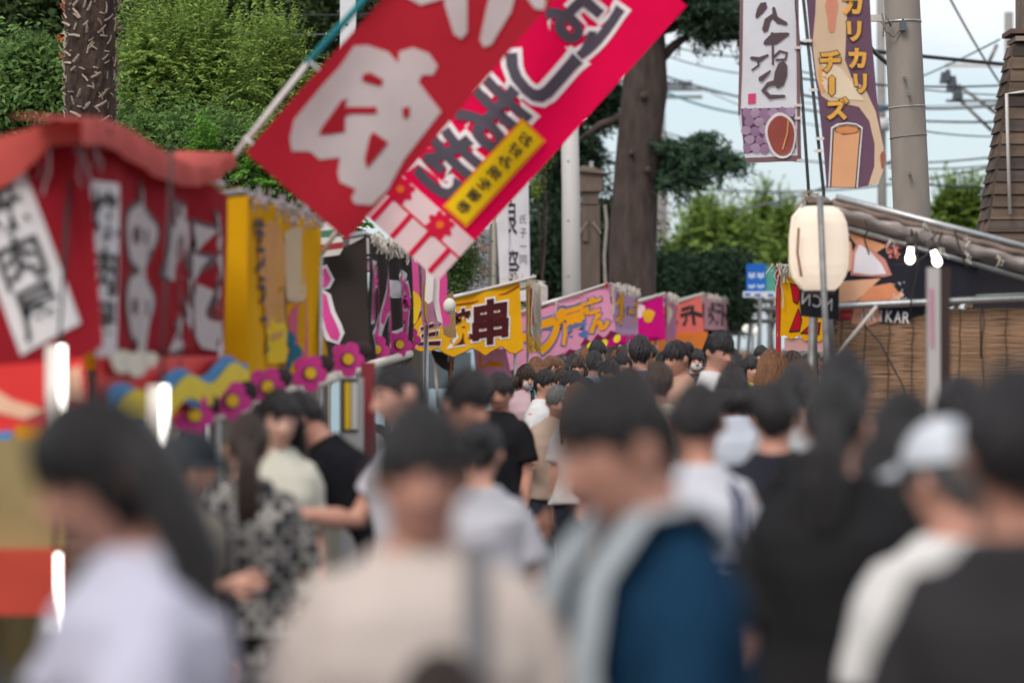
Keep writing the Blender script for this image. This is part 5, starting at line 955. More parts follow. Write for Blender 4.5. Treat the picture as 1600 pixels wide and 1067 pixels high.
def wrinkle(me, amp, seed):
    n = len(me.vertices); co = np.empty(n * 3, np.float32); me.vertices.foreach_get('co', co); co = co.reshape(-1, 3); nr = np.empty(n * 3, np.float32); me.vertices.foreach_get('normal', nr); nr = nr.reshape(-1, 3)
    x, y, z = co.T; s = seed
    d = np.sin(x * 23 + z * 14 + s + 2 * np.sin(z * 9 + s)) * .5 + np.sin(x * -31 + z * 22 + y * 17 + 2 * s + 1.5 * np.sin(x * 13)) * .4 + np.sin(y * 29 + z * 11 + s * 3) * .4
    co += nr * (d * amp)[:, None].astype(np.float32); me.vertices.foreach_set('co', co.ravel()); me.update()
HEADC = Vector((0, -.012, 1.60))
def head_r(d):       # head surface radius along a direction (unit vector, face is -y)
    ax, ay, az = .074, .093, .117
    r = 1 / math.sqrt((d.x / ax) ** 2 + (d.y / ay) ** 2 + (d.z / az) ** 2)
    if d.z < 0: r *= 1 - .10 * min(1, abs(d.x) * 1.2) * min(1, -d.z * 2) - (.10 * max(0, d.y) * -d.z)
    return r
class Pose:
    def __init__(s, lean=0, hyaw=0, hpitch=0, hroll=0, R=((.12, .05, -1), (.05, -.35, -1)), L=((.12, .05, -1), (.05, -.35, -1)), step=.1, fem=False, wide=1.):
        s.lean, s.hy, s.hp, s.hr, s.R, s.L, s.step, s.fem, s.w = R_(lean), R_(hyaw), R_(hpitch), R_(hroll), R, L, step, fem, wide
def R_(a): return math.radians(a)
def bend(ps, p):
    p = Vector(p)
    if not ps.lean: return p
    k = max(0, min(1, (p.z - .85) / .35)); a = ps.lean * k; c = Vector((0, 0, .92)); q = p - c; return c + Matrix.Rotation(a, 3, 'X') @ q
def headm(ps): return Matrix.Rotation(ps.lean * .7, 3, 'X') @ Matrix.Rotation(ps.hy, 3, 'Z') @ Matrix.Rotation(ps.hp, 3, 'X') @ Matrix.Rotation(ps.hr, 3, 'Y')
def headp(ps, p): piv = Vector((0, .012, 1.49)); return bend(ps, piv) + headm(ps) @ (Vector(p) - piv)
def arm_pts(ps, side):
    up, fo = ps.R if side < 0 else ps.L; sh = bend(ps, (side * (.152 if not ps.fem else .136) * ps.w, .0, 1.378)); u = Vector((up[0] * side, up[1], up[2])).normalized(); f = Vector((fo[0] * side, fo[1], fo[2])).normalized()
    e = sh + u * .285; w = e + f * .245; return sh, e, w, u, f
def torso(ps, inf=0., hem=.80, top=True):
    f = ps.fem; w = ps.w
    T = [(.78, .150, .105, .0), (.88, .168 if not f else .175, .118, .005), (.98, .155 if not f else .152, .108, .0), (1.08, .143 if not f else .128, .100, -.005), (1.18, .155 if not f else .136, .108, -.008), (1.28, .172 if not f else .150, .118 if not f else .122, -.008), (1.36, .166 if not f else .146, .106, .002), (1.405, .138 if not f else .120, .088, .008), (1.438, .104 if not f else .090, .072, .013), (1.463, .078 if not f else .068, .064, .015), (1.482, .064 if not f else .056, .060, .016)]
    T = [(z, (a * w + inf * (1.2 if z < 1.38 else .7)), b * w + inf * (1.15 if z < 1.38 else .7), y) for z, a, b, y in T if z >= hem]
    return [bend(ps, (0, y, z)) for z, a, b, y in T], [(a, b) for z, a, b, y in T]
def body_mesh(ps, vox):
    g = G(); pts, rr = torso(ps); g.tube(pts, rr, 22, side=(1, 0, 0))
    g.tube([bend(ps, (0, .012, 1.42)), bend(ps, (0, .010, 1.48)), headp(ps, (0, .006, 1.56))], [.060 if not ps.fem else .052, .054 if not ps.fem else .047, .055 if not ps.fem else .050], 16)
    h = G(); nu, nv = 40, 28; vs_ = []; fs = []
    for i in range(nv + 1):
        ph = math.pi * i / nv
        for j in range(nu):
            t = 2 * math.pi * j / nu; d = Vector((math.sin(ph) * math.sin(t), -math.sin(ph) * math.cos(t), math.cos(ph))); r = head_r(d); front = max(0, -d.y)
            def ga(x, z, sx, sz): return math.exp(-((d.x - x) / sx) ** 2 - ((d.z - z) / sz) ** 2) * (front > 0)
            r += -.011 * (ga(.36, .10, .17, .13) + ga(-.36, .10, .17, .13)) + .005 * ga(0, .30, .6, .12) + .004 * ga(.45, -.2, .2, .2) + .004 * ga(-.45, -.2, .2, .2) + .007 * ga(0, -.52, .22, .10) - .003 * ga(0, -.66, .3, .05) + .010 * ga(0, -.86, .25, .14)
            vs_.append(HEADC + d * r)
    for i in range(nv):
        for j in range(nu): fs.append((i * nu + j, (i + 1) * nu + j, (i + 1) * nu + (j + 1) % nu, i * nu + (j + 1) % nu))
    h.add(vs_, fs)
    h.tube([(0, -.092, 1.622), (0, -.108, 1.598), (0, -.121, 1.578), (0, -.108, 1.566)], [(.008, .010), (.010, .013), (.016, .013), (.013, .008)], 10, side=(1, 0, 0))
    for s in (-1, 1): h.ell((s * .078, .008, 1.598), (.010, .020, .033), 10, 8, Matrix.Rotation(s * .35, 3, 'Z'))
    h.v = [headp(ps, v) for v in h.v]; g.add(h.v, h.f)
    for s in (-1, 1):
        sh, e, w, u, f = arm_pts(ps, s); k = .88 if ps.fem else 1.; m = sh.lerp(e, .5)
        g.tube([sh + Vector((-s * .06, 0, .012)), sh + u * .03, m, e, e.lerp(w, .35), w], [.046 * k, .052 * k, .047 * k, .040 * k, .041 * k, .027 * k], 14)
        side = u.cross(f); side = side.normalized() if side.length > .05 else Vector((0, 1, 0)); fd = f
        pc = w + fd * .05; inw = Vector((-s, 0, 0)); ns = (inw - fd * inw.dot(fd)).normalized(); ac = fd.cross(ns).normalized()      # ns: palm normal; ac: across the palm
        g.tube([w - fd * .01, w + fd * .03, w + fd * .085], [(.024, .019), (.038, .015), (.040, .012)], 12, side=ac)
        x = s * .086
        st = ps.step * s; hip = Vector((x, 0, .86)); kn = Vector((x * 1.05, -.02 - st * .5, .47)); an = Vector((x * 1.05, .01 - st, .085)); 
        g.tube([hip, hip.lerp(kn, .5), kn, kn.lerp(an, .35) + Vector((0, .015, 0)), an], [.088, .074, .056, .053, .036], 14)
        g.tube([an + Vector((0, .055, -.045)), an + Vector((0, .0, -.04)), an + Vector((0, -.10, -.058)), an + Vector((0, -.185, -.068))], [(.030, .035), (.036, .04), (.042, .025), (.030, .013)], 12, side=(1, 0, 0))
    me = remesh(g, vox, 2)
    # separate fingers rooted in the palm
    fg = G()
    for s in (-1, 1):
        sh, e, w, u, fd = arm_pts(ps, s); inw = Vector((-s, 0, 0)); ns = (inw - fd * inw.dot(fd)).normalized(); ac = fd.cross(ns).normalized()
        sg = 1 if ac.y < 0 else -1
        for q, (o, L) in enumerate(((.030, .072), (.010, .080), (-.010, .074), (-.029, .058))):
            b = w + fd * .075 + ac * o * sg; d1 = (fd + ns * .25).normalized(); d2 = (fd + ns * .75).normalized(); d3 = (fd * .7 + ns).normalized(); fg.tube([b, b + d1 * L * .45, b + d1 * L * .45 + d2 * L * .32, b + d1 * L * .45 + d2 * L * .32 + d3 * L * .25], [.0092, .0086, .0078, .006], 8)
        b = w + fd * .028 + ac * .03 * sg; fg.tube([b, b + (ac * sg * .8 + fd * .6 + ns * .3).normalized() * .038, b + (ac * sg * .8 + fd * .6 + ns * .3).normalized() * .038 + (fd + ns * .4).normalized() * .032], [.012, .0105, .007], 8)
    bm = bmesh.new(); bm.from_mesh(me); fm = fg.mesh(); bm.from_mesh(fm); bm.to_mesh(me); bm.free(); bpy.data.meshes.remove(fm)
    me.materials.clear(); me.materials.append(SKIN); me.polygons.foreach_set('use_smooth', [True] * len(me.polygons)); return me
def shirt_mesh(ps, vox, sleeve=.68, hem=.86, inf=.016, seed=0, loose=.0, full=False):
    g = G(); pts, rr = torso(ps, inf + loose, hem)
    rr[0] = (rr[0][0] + .01 + loose * .5, rr[0][1] + .012 + loose * .5); g.tube(pts, rr, 24, side=(1, 0, 0))
    for s in (-1, 1):
        sh, e, w, u, f = arm_pts(ps, s); k = .9 if ps.fem else 1.
        P_ = [sh + Vector((-s * .08, 0, .022)), sh + Vector((-s * .02, 0, .006)), sh + u * .07]; Rr = [.050 * k, .062 * k, .064 * k + loose * .6]
        if full: P_ += [e, e.lerp(w, .5), w]; Rr += [.056, .050, .040]
        else: P_ += [sh + u * .285 * sleeve]; Rr += [.068 * k + loose * 1.3]
        if sleeve > .05: g.tube(P_, Rr, 16)
    me = remesh(g, vox, 3); wrinkle(me, .0075, seed); me.materials.clear(); me.materials.append(CLOTH); me.polygons.foreach_set('use_smooth', [True] * len(me.polygons)); return me
def legs_mesh(ps, vox, kind='trousers', seed=0):
    g = G()
    if kind == 'skirt':
        g.tube([bend(ps, (0, 0, 1.02)), (0, .0, .93), (0, 0, .8), (0, 0, .6), (0, 0, .42)], [(.15, .115), (.19, .14), (.21, .165), (.235, .19), (.255, .21)], 26, side=(1, 0, 0))
    else:
        g.tube([bend(ps, (0, 0, 1.02)), (0, 0, .95), (0, 0, .87), (0, 0, .80)], [(.150 * ps.w, .112 * ps.w), (.172 * ps.w, .128), (.184, .134), (.15, .11)], 22, side=(1, 0, 0))
        for s in (-1, 1):
            x = s * .086; st = ps.step * s; hip = Vector((x, 0, .86)); kn = Vector((x * 1.05, -.02 - st * .5, .47)); an = Vector((x * 1.05, .01 - st, .10)); g.tube([hip, hip.lerp(kn, .5), kn, kn.lerp(an, .5), an], [.102, .092, .078, .072, .066], 14)
    me = remesh(g, vox, 3); wrinkle(me, .004, seed); me.materials.clear(); me.materials.append(CLOTH); me.polygons.foreach_set('use_smooth', [True] * len(me.polygons)); return me
def shoe_mesh(ps, s):
    st = ps.step * s; an = Vector((s * .0903, .01 - st, .085)); g = G(); g.tube([an + Vector((0, .075, -.03)), an + Vector((0, .06, -.035)), an + Vector((0, 0, -.03)), an + Vector((0, -.09, -.048)), an + Vector((0, -.18, -.058)), an + Vector((0, -.20, -.066))], [(.02, .03), (.040, .046), (.046, .052), (.052, .036), (.044, .026), (.02, .015)], 14, side=(1, 0, 0)); m = g.mesh(); m.materials.append(SHOE); return m
def hair_mesh(ps, style='short', seed=0, vol=1.):
    nu, nv = 72, 44; vs_ = []; fs = []; rnd = random.Random(seed); ph0 = [rnd.random() * 6.28 for _ in range(6)]
    thick = {'crop': .006, 'short': .012, 'fringe': .011, 'bob': .014, 'long': .014, 'pony': .008, 'bun': .009}[style] * vol
    rf = rnd.uniform(.26, .44)
    def line(t):
        az = abs(((t + math.pi) % (2 * math.pi)) - math.pi); k = az / math.pi
        fr = rf + .10 * math.sin(t * 5 + ph0[0]) + .05 * math.sin(t * 17 + ph0[1])
        side_, back = {'short': (-.06, -.56), 'crop': (.0, -.5), 'fringe': (-.30, -.62), 'bob': (-.80, -.95), 'long': (-.80, -.95)}.get(style, (.02, -.55))
        if style in ('bob', 'fringe'): fr = .20 + .05 * math.sin(t * 9 + ph0[0])
        if k < .28: return fr
        if k < .42: s = (k - .28) / .14; return fr + (side_ - fr) * (s * s * (3 - 2 * s))
        if k < .62: return side_ + (.12 if style in ('short', 'crop', 'pony', 'bun') and abs(k - .5) < .05 else 0)
        return side_ + (back - side_) * min(1, (k - .62) / .38 * 1.8)
    def dirv(ph, t): return Vector((math.sin(ph) * math.sin(t), -math.sin(ph) * math.cos(t), math.cos(ph)))
    for i in range(nv + 1):
        ph = math.pi * i / nv
        for j in range(nu):
            t = 2 * math.pi * j / nu; d = dirv(ph, t); m = max(-1, min(1, (d.z - line(t)) / .16)); r = head_r(d)
            str_ = .0022 * math.sin(t * 31 + ph0[2] + 3 * ph) + .0016 * math.sin(t * 53 + ph0[3] + 5 * ph) + .008 * noise.noise((d.x * 5, d.y * 5, d.z * 5 + seed)) + .005 * noise.noise((d.x * 11, d.y * 11, d.z * 11 + seed))
            sf = .35 + .65 * max(0, d.z, d.y * .8); sf = max(sf, .85) if style in ('bob', 'long') else sf; r += thick * sf * m + (str_ * (.5 + .5 * sf) if m > 0 else -.004) - (.010 if m < 0 else 0) + (.007 * max(0, d.z) if style in ('short', 'fringe') else 0)
            vs_.append(headp(ps, HEADC + d * r))
    for i in range(nv):
        for j in range(nu): fs.append((i * nu + j, (i + 1) * nu + j, (i + 1) * nu + (j + 1) % nu, i * nu + (j + 1) % nu))
    g = G(); g.add(vs_, fs)
    if style != 'crop':       # overlapping locks running from the crown to an uneven hairline
        for q in range(90):
            t = rnd.random() * 6.283; zl = max(-.97, min(.9, line(t) + rnd.uniform(-.16, .06))); pe = math.acos(zl); p0 = rnd.uniform(.1, .5); tw = rnd.uniform(-.25, .25); L = []; w = rnd.uniform(.007, .013); lift = rnd.uniform(-.001, .004)
            for s in range(6):
                u = s / 5; ph = p0 + (pe - p0) * u; d = dirv(ph, t + tw * (u - .3) + .35 * (1 - u)); L.append(headp(ps, HEADC + d * (head_r(d) + thick * (.35 + .65 * max(0, d.z, d.y * .8)) * (1.0 if u < .9 else .6) + lift + .004 * max(0, d.z))))
            g.tube(L, [(w * .5, .002), (w, .003), (w, .0035), (w, .0035), (w * .8, .003), (.002, .002)], 5, cap=False)
    if style == 'long':
        for q in range(26):      # locks over back and shoulders
            a = -1 + 2 * q / 25; x = .088 * math.sin(a * 1.75); y = .03 + .066 * math.cos(a * 1.75); L = rnd.uniform(.24, .34); w = rnd.uniform(.018, .028)
            p0 = headp(ps, (x * .95, y * .9, 1.66)); p1 = headp(ps, (x * 1.12, y * 1.12, 1.58)); p2 = bend(ps, (x * 1.3, y * 1.1 + .02, 1.45)); p3 = bend(ps, (x * 1.3 + rnd.uniform(-.01, .01), y + .02, 1.45 - L * .55)); p4 = bend(ps, (x * 1.2 + rnd.uniform(-.02, .02), y + .005, 1.45 - L))
            g.tube([p0, p1, p2, p3, p4], [(w * .8, w * .6), (w, w * .7), (w, w * .7), (w * .9, w * .6), (.004, .004)], 8)
    if style == 'bob':
        for q in range(24):
            a = -1 + 2 * q / 23; x = .086 * math.sin(a * 2.0); y = .01 + .085 * math.cos(a * 2.0); w = rnd.uniform(.016, .024); g.tube([headp(ps, (x, y * .9, 1.62)), headp(ps, (x * 1.12, y * 1.08, 1.56)), headp(ps, (x * 1.10, y * 1.05, 1.50 + rnd.uniform(-.02, .01)))], [w * .8, w, .005], 8)
    if style == 'pony':
        for q in range(9):
            dx, dy = rnd.uniform(-.02, .02), rnd.uniform(-.012, .012); g.tube([headp(ps, (dx * .4, .085, 1.63)), headp(ps, (dx, .125 + dy, 1.60)), headp(ps, (dx * 1.3, .135 + dy, 1.52)), bend(ps, (dx * 1.5, .135 + dy, 1.38)), bend(ps, (dx * 1.2, .125 + dy, 1.22 + rnd.uniform(-.04, .04)))], [.014, .020, .021, .018, .004], 8)
    if style == 'bun':
        b = G(); b.ell((0, .095, 1.655), (.042, .038, .042), 18, 12)
        for v in b.v: v += (v - Vector((0, .095, 1.655))).normalized() * .003 * math.sin(v.x * 180 + v.z * 90)
        g.add([headp(ps, v) for v in b.v], b.f)
    m = g.mesh(); m.materials.append(HAIR); m.polygons.foreach_set('use_smooth', [True] * len(m.polygons)); return m
EYE = M('eye_white', (.55, .53, .5), .3, .03); IRIS = M('iris_dark', (.015, .01, .008), .2, .03); LIP = M('lip', (.42, .17, .15), .5, .08); BROW = M('brow', (.02, .015, .013), .9, .1)
def face_parts(ps, t):
    for s in (-1, 1):
        c = HEADC + Vector((s * .031, -.0745, .012)); e = G(); e.ell((0, 0, 0), (.0125, .008, .0062), 14, 10); e.v = [headp(ps, v + c) for v in e.v]; eo = e.obj('eye', EYE, t, local=True, smooth=True)
        i = G(); i.ell((0, 0, 0), (.0085, .0045, .0062), 12, 8); i.v = [headp(ps, v + c + Vector((0, -.006, 0))) for v in i.v]; i.obj('iris', IRIS, eo, local=True, smooth=True)
        b = G(); b.tube([headp(ps, HEADC + Vector((s * x, y, z))) for x, y, z in ((.014, -.0865, .031), (.030, -.083, .035), (.047, -.071, .031))], [(.003, .004), (.0045, .006), (.0025, .003)], 8); b.obj('eyebrow', BROW, t, local=True, smooth=True)
    l = G(); l.tube([headp(ps, HEADC + Vector((x, y, -.055))) for x, y in ((-.022, -.076), (-.011, -.0835), (0, -.086), (.011, -.0835), (.022, -.076))], [(.002, .002), (.0045, .006), (.005, .0075), (.0045, .006), (.002, .002)], 8); l.obj('lips', LIP, t, local=True, smooth=True)
def cap_mesh(ps, visor=True):
    g = G(); nu, nv = 40, 14; v = []; f = []
    for i in range(nv + 1):
        ph = math.pi * .5 * i / nv
        for j in range(nu): tt = 2 * math.pi * j / nu; d = Vector((math.sin(ph) * math.sin(tt), -math.sin(ph) * math.cos(tt), math.cos(ph))); v.append(headp(ps, HEADC + Vector((0, .004, .040)) + Vector((d.x * .088, d.y * .107, d.z * .100))))
    for i in range(nv):
        for j in range(nu): f.append((i * nu + j, (i + 1) * nu + j, (i + 1) * nu + (j + 1) % nu, i * nu + (j + 1) % nu))
    g.add(v, f); b = len(g.v); vv = []
    for i in range(17):
        a = -1 + 2 * i / 16; x = .085 * math.sin(a * 1.25); y0 = -.11 * math.cos(a * .95); y1 = y0 - .075 * math.cos(a * 1.5); vv += [(x, y0, .030), (x * 1.05, y1, .014 - .012 * a * a), (x * 1.05, y1, .009 - .012 * a * a), (x, y0, .022)]
    if visor: g.add([headp(ps, HEADC + Vector(q) + Vector((0, 0, .014))) for q in vv], [(4 * i + k, 4 * i + (k + 1) % 4, 4 * i + 4 + (k + 1) % 4, 4 * i + 4 + k) for i in range(16) for k in range(4)])
    m = g.mesh(); m.materials.append(CLOTH); m.polygons.foreach_set('use_smooth', [True] * len(m.polygons)); return m
def strap_obj(ps, t, col, side=1, inf=.03, wid=.018):
    g = G(); pts = [bend(ps, (side * x * ps.w, y * ps.w, z)) for x, y, z in ((.085, .15, 1.25), (.085, .125, 1.40), (.080, .05, 1.482), (.078, -.03, 1.478), (.075, -.105, 1.425), (.072, -.158, 1.34), (.068, -.172, 1.22), (.066, -.168, 1.08), (.08, -.175, .94))]
    g.tube(pts, [(wid, .005)] * len(pts), 8, side=(1, 0, 0)); g.obj('bag_strap', CLOTH, t, local=True, color=col, smooth=True)
    b = G(); b.tube([bend(ps, (side * .10, -.15, .95)), bend(ps, (side * .11, -.15, .72))], [(.12, .05), (.13, .055)], 14, side=(1, 0, 0)); b.obj('bag', CLOTH, t, local=True, color=col, smooth=True)
SK = ((.52, .275, .205), (.45, .225, .165), (.57, .33, .26), (.38, .185, .13))
HC_ = {'black': (.018, .0165, .018), 'darkbrown': (.034, .02, .015), 'brown': (.12, .055, .026), 'grey': (.10, .10, .10), 'softblack': (.016, .014, .016)}
def person(label, px, ycr, Y, face, ps, hair, hc, shirt, group=None, skin=0, legs='trousers', lc=(.03, .035, .05), vox=.011, sleeve=.68, loose=.006, seed=1, cap=None, vol=1., full=False, hem=.86, faceparts=False, shirtmat=None, bend_h=0.):
    z = PZ(ycr, Y); h = z + bend_h; sc = h / 1.732
    t = thing('person', label, 'person', (PX(px, Y), Y, 0), group, R_(face), sc)
    mob('body', body_mesh(ps, vox), SKIN, t, local=True, color=SK[skin])
    sh = mob('shirt', shirt_mesh(ps, vox * 1.1, sleeve, hem, .016, seed, loose, full), CLOTH, t, local=True, color=shirt)
    if shirtmat: sh.data.materials.clear(); sh.data.materials.append(shirtmat)
    lg = mob('skirt' if legs == 'skirt' else 'trousers', legs_mesh(ps, .016, legs, seed), CLOTH, t, local=True, color=lc)
    if shirtmat and legs == 'skirt': lg.data.materials.clear(); lg.data.materials.append(shirtmat)
    for s in (-1, 1): mob('shoe', shoe_mesh(ps, s), SHOE, t, local=True, color=(.05, .05, .055) if seed % 2 else (.5, .5, .5))
    mob('hair', hair_mesh(ps, hair, seed, vol), HAIR, t, local=True, color=HC_[hc])
    if faceparts: face_parts(ps, t)
    if cap: mob('cap', cap_mesh(ps), CLOTH, t, local=True, color=cap)
    return t
HOLD = ((.25, -.25, -1), (-.35, -1, .25)); HANG = ((.12, .05, -1), (.05, -.3, -1)); FWD = ((.2, -.55, -1), (-.15, -1, .1)); PHONE = ((.22, -.35, -1), (-.45, -.9, .75))
def head_off(ps):      # where the head centre sits in the local frame (to put the head on its pixel)
    return headp(ps, HEADC)
def at_head(px, ycr, Y, face, ps): # shift so that the HEAD lands on px
    return px
WOV = M('woven_print', (.3, .3, .3), .9)
def _woven():
    t = WOV.node_tree; N = t.nodes; L = t.links; b = N['Principled BSDF']; tcn = N.new('ShaderNodeTexCoord'); ck = N.new('ShaderNodeTexBrick'); mp_ = N.new('ShaderNodeMapping'); mp_.inputs['Rotation'].default_value = (R_(90), 0, 0); L.new(tcn.outputs['Object'], mp_.inputs['Vector']); L.new(mp_.outputs['Vector'], ck.inputs['Vector'])
    ck.offset = 0.; ck.inputs['Bias'].default_value = -.15; ck.inputs['Scale'].default_value = 9; ck.inputs['Color1'].default_value = (.03, .03, .034, 1); ck.inputs['Color2'].default_value = (.55, .52, .48, 1); ck.inputs['Mortar'].default_value = (.012, .012, .014, 1); ck.inputs['Mortar Size'].default_value = .03; ck.inputs['Brick Width'].default_value = .30; ck.inputs['Row Height'].default_value = .30
    L.new(ck.outputs['Color'], b.inputs['Base Color'])
_woven()
GF = 'people in the foreground of the crowd'
W = (.62, .62, .64); BK = (.018, .0175, .019)
# --- nearest people, heads placed where the photograph has them
def hero(label, px, ycr, Y, face, ps, *a, **k):
    o = headp(ps, HEADC) ; sc = (PZ(ycr, Y) + k.get('bend_h', 0)) / 1.732; v = Matrix.Rotation(R_(face), 3, 'Z') @ (o * sc); pxs = px - v.x / Y * F; return person(label, pxs, ycr, Y, face, ps, *a, group=GF, **k)
ps = Pose(lean=4, hpitch=20, fem=True, R=FWD, L=PHONE)
hero('woman with long black hair in lavender-white shirt, head bowed', 165, 658, 4.3, -68, ps, 'long', 'black', (.47, .47, .58), skin=1, vox=.009, faceparts=True, vol=1.25, seed=3, bend_h=.06, loose=.012)
ps = Pose(hpitch=5, fem=False, R=((.30, -.02, -1), (.0, -.5, -1)), L=((.28, -.06, -1), (-.3, -1, -.1)), wide=1.10)
t = hero('person in beige T-shirt with straight black fringe and grey shoulder strap', 660, 620, 4.45, 4, ps, 'fringe', 'black', (.50, .435, .40), skin=1, vox=.009, faceparts=True, seed=5, loose=.002, sleeve=.55); strap_obj(ps, t, (.16, .16, .17), 1)
ps = Pose(lean=8, hpitch=12, hyaw=0, R=FWD, L=((.15, -.05, -1), (0, -.6, -1)), wide=.98)
t = hero('man in navy T-shirt and pale apron facing left with short black hair', 968, 592, 4.5, -72, ps, 'short', 'black', (.009, .034, .072), skin=1, vox=.009, faceparts=True, seed=8, loose=.01, vol=1.15, bend_h=.03)
def apron(ps, t, col):
    for s in (-1, 1):
        g = G(); pts = [bend(ps, p) for p in ((s * .09, .105, 1.42), (s * .085, .05, 1.50), (s * .088, -.045, 1.495), (s * .098, -.135, 1.41), (s * .105, -.178, 1.28), (s * .105, -.182, 1.1), (s * .11, -.185, .9))]; g.tube(pts, [(.042, .008), (.045, .009), (.05, .01), (.055, .01), (.058, .01), (.06, .01), (.062, .01)], 12, side=(1, 0, 0)); g.obj('towel', CLOTH, t, local=True, color=col, smooth=True)
    g = G(); pts = [bend(ps, p) for p in ((0, -.160, 1.30), (0, -.168, 1.2), (0, -.168, 1.0), (0, -.175, .75))]; g.tube(pts, [(.10, .012), (.15, .02), (.17, .025), (.19, .03)], 18, side=(1, 0, 0)); g.obj('apron_bib', CLOTH, t, local=True, color=(.42, .38, .41), smooth=True)
apron(ps, t, (.36, .40, .43))
ps = Pose(hyaw=6, R=HANG, L=HANG, wide=1.0, fem=True); hero('person seen from behind in charcoal shirt with short black hair', 1590, 572, 4.1, 172, ps, 'short', 'softblack', (.030, .029, .031), skin=3, vox=.010, seed=9, loose=.016, vol=1.1)
ps = Pose(hyaw=22, hpitch=6, R=HANG, L=HANG, wide=1.06); hero('person in white T-shirt and white cap turned half away', 1480, 656, 5.6, 195, ps, 'short', 'grey', (.58, .57, .56), skin=1, vox=.010, seed=11, loose=.014, cap=(.52, .55, .60), sleeve=.8)
ps = Pose(fem=True, R=HANG, L=HANG, wide=1.1, hpitch=4); hero('woman in black T-shirt with low black ponytail seen from behind', 1306, 578, 6.4, 168, ps, 'pony', 'black', BK, skin=0, vox=.010, seed=12, loose=.02, sleeve=.85)
ps = Pose(R=HANG, L=FWD); hero('dark-haired man in black shirt standing beyond the ponytailed woman', 1318, 549, 8.3, 175, ps, 'short', 'softblack', (.02, .02, .022), skin=1, seed=13)
ps = Pose(fem=True, R=HANG, L=HANG, hyaw=-10); hero('woman with long black hair in dark navy top next to the ponytailed woman', 1412, 612, 7.4, 160, ps, 'long', 'black', (.014, .016, .022), skin=1, seed=14, vol=1.1)
ps = Pose(R=HANG, L=HANG, hpitch=6); hero('person with short dark hair beyond the white cap', 1502, 588, 8.5, 175, ps, 'short', 'softblack', (.05, .045, .045), skin=3, seed=15)
ps = Pose(R=HANG, L=HANG); hero('boyish person in charcoal navy shirt with round black hair from behind', 1211, 598, 9.5, 178, ps, 'short', 'black', (.022, .024, .032), skin=1, seed=16, vol=1.2)
ps = Pose(fem=True, R=HANG, L=HANG, hyaw=8)
t = hero('student in white sailor blouse with navy striped collar from behind', 1092, 594, 8.2, 172, ps, 'crop', 'black', (.55, .56, .62), skin=1, seed=17, vol=1.9)
def sailor(ps, t):
    for k, (o, w) in enumerate(((0, .010), (.028, .006))):
        for s in (-1, 1): g = G(); g.tube([bend(ps, (s * (.075 + o), .055, 1.425)), bend(ps, (s * (.118 + o), .088 + o * .3, 1.37)), bend(ps, (s * (.125 + o), .132, 1.28)), bend(ps, (s * (.125 + o), .140, 1.18 - o)), bend(ps, (0, .146, 1.17 - o))], [(w, .004)] * 5, 8, side=(1, 0, 0)); g.obj('collar_stripe', CLOTH, t, local=True, color=(.04, .045, .10), smooth=True)
sailor(ps, t)
ps = Pose(fem=True, R=HOLD, L=HANG, hpitch=5, wide=1.08); hero('woman in black and white woven-print dress with dark brown ponytail', 385, 646, 9.3, 185, ps, 'pony', 'darkbrown', (.3, .3, .3), skin=1, seed=18, legs='skirt', shirtmat=WOV, loose=.02, sleeve=.9, vol=1.6)
ps = Pose(R=HOLD, L=HANG, hpitch=8); hero('boy in dark cap and cream shirt facing right beside a strip lamp', 298, 674, 9.0, 62, ps, 'short', 'black', (.34, .31, .25), skin=0, seed=19, faceparts=True, cap=(.025, .03, .035))
ps = Pose(fem=True, R=HOLD, L=HANG, hpitch=10, hyaw=8); hero('woman in cream T-shirt with long black hair facing the street at the stall', 436, 605, 10.5, 12, ps, 'long', 'black', (.55, .54, .46), skin=2, seed=20, faceparts=True, vol=1.1, sleeve=.8)
ps = Pose(lean=34, R=FWD, L=FWD, hpitch=10); hero('person in black leaning over the counter beside the cream T-shirt woman', 470, 618, 11.6, -100, ps, 'short', 'black', (.013, .013, .016), skin=1, seed=21, bend_h=.14, full=True)
ps = Pose(R=FWD, L=HANG, hpitch=14); hero('man with cropped hair and pale grey-white shirt facing left toward the stalls', 625, 558, 10, -70, ps, 'crop', 'softblack', (.50, .51, .56), skin=0, seed=22, faceparts=True, vol=1.2)
ps = Pose(R=FWD, L=HOLD, hpitch=14, lean=4); hero('man in black T-shirt with wavy black hair looking down to the right', 730, 570, 9.8, 42, ps, 'short', 'black', (.012, .013, .016), skin=3, seed=23, faceparts=True, vol=1.15)
ps = Pose(fem=True, R=HANG, L=HANG, hpitch=0); hero('child whose dark hair shows low in front of the beige T-shirt', 690, 1020, 3.9, 180, ps, 'bob', 'darkbrown', (.3, .25, .24), skin=1, seed=24)
ps = Pose(R=HANG, L=HANG, wide=1.1); person('person in slate grey shirt whose shoulder juts in beside the lavender-shirted woman', -172, 640, 2.9, 160, ps, 'short', 'black', (.05, .052, .06), GF, 1, seed=25)
ps = Pose(fem=True, R=HOLD, L=HOLD, hpitch=5); hero('woman with loose dark brown hair and taupe top behind the aproned man', 985, 574, 11, 170, ps, 'long', 'darkbrown', (.14, .11, .095), skin=0, seed=26, vol=1.3)
ps = Pose(fem=True, R=HOLD, L=HANG, hpitch=8); t = hero('woman in pale grey blouse with small black bun beside the black T-shirt man', 752, 655, 9.2, 170, ps, 'bun', 'black', (.42, .42, .46), skin=0, seed=27, loose=.016)

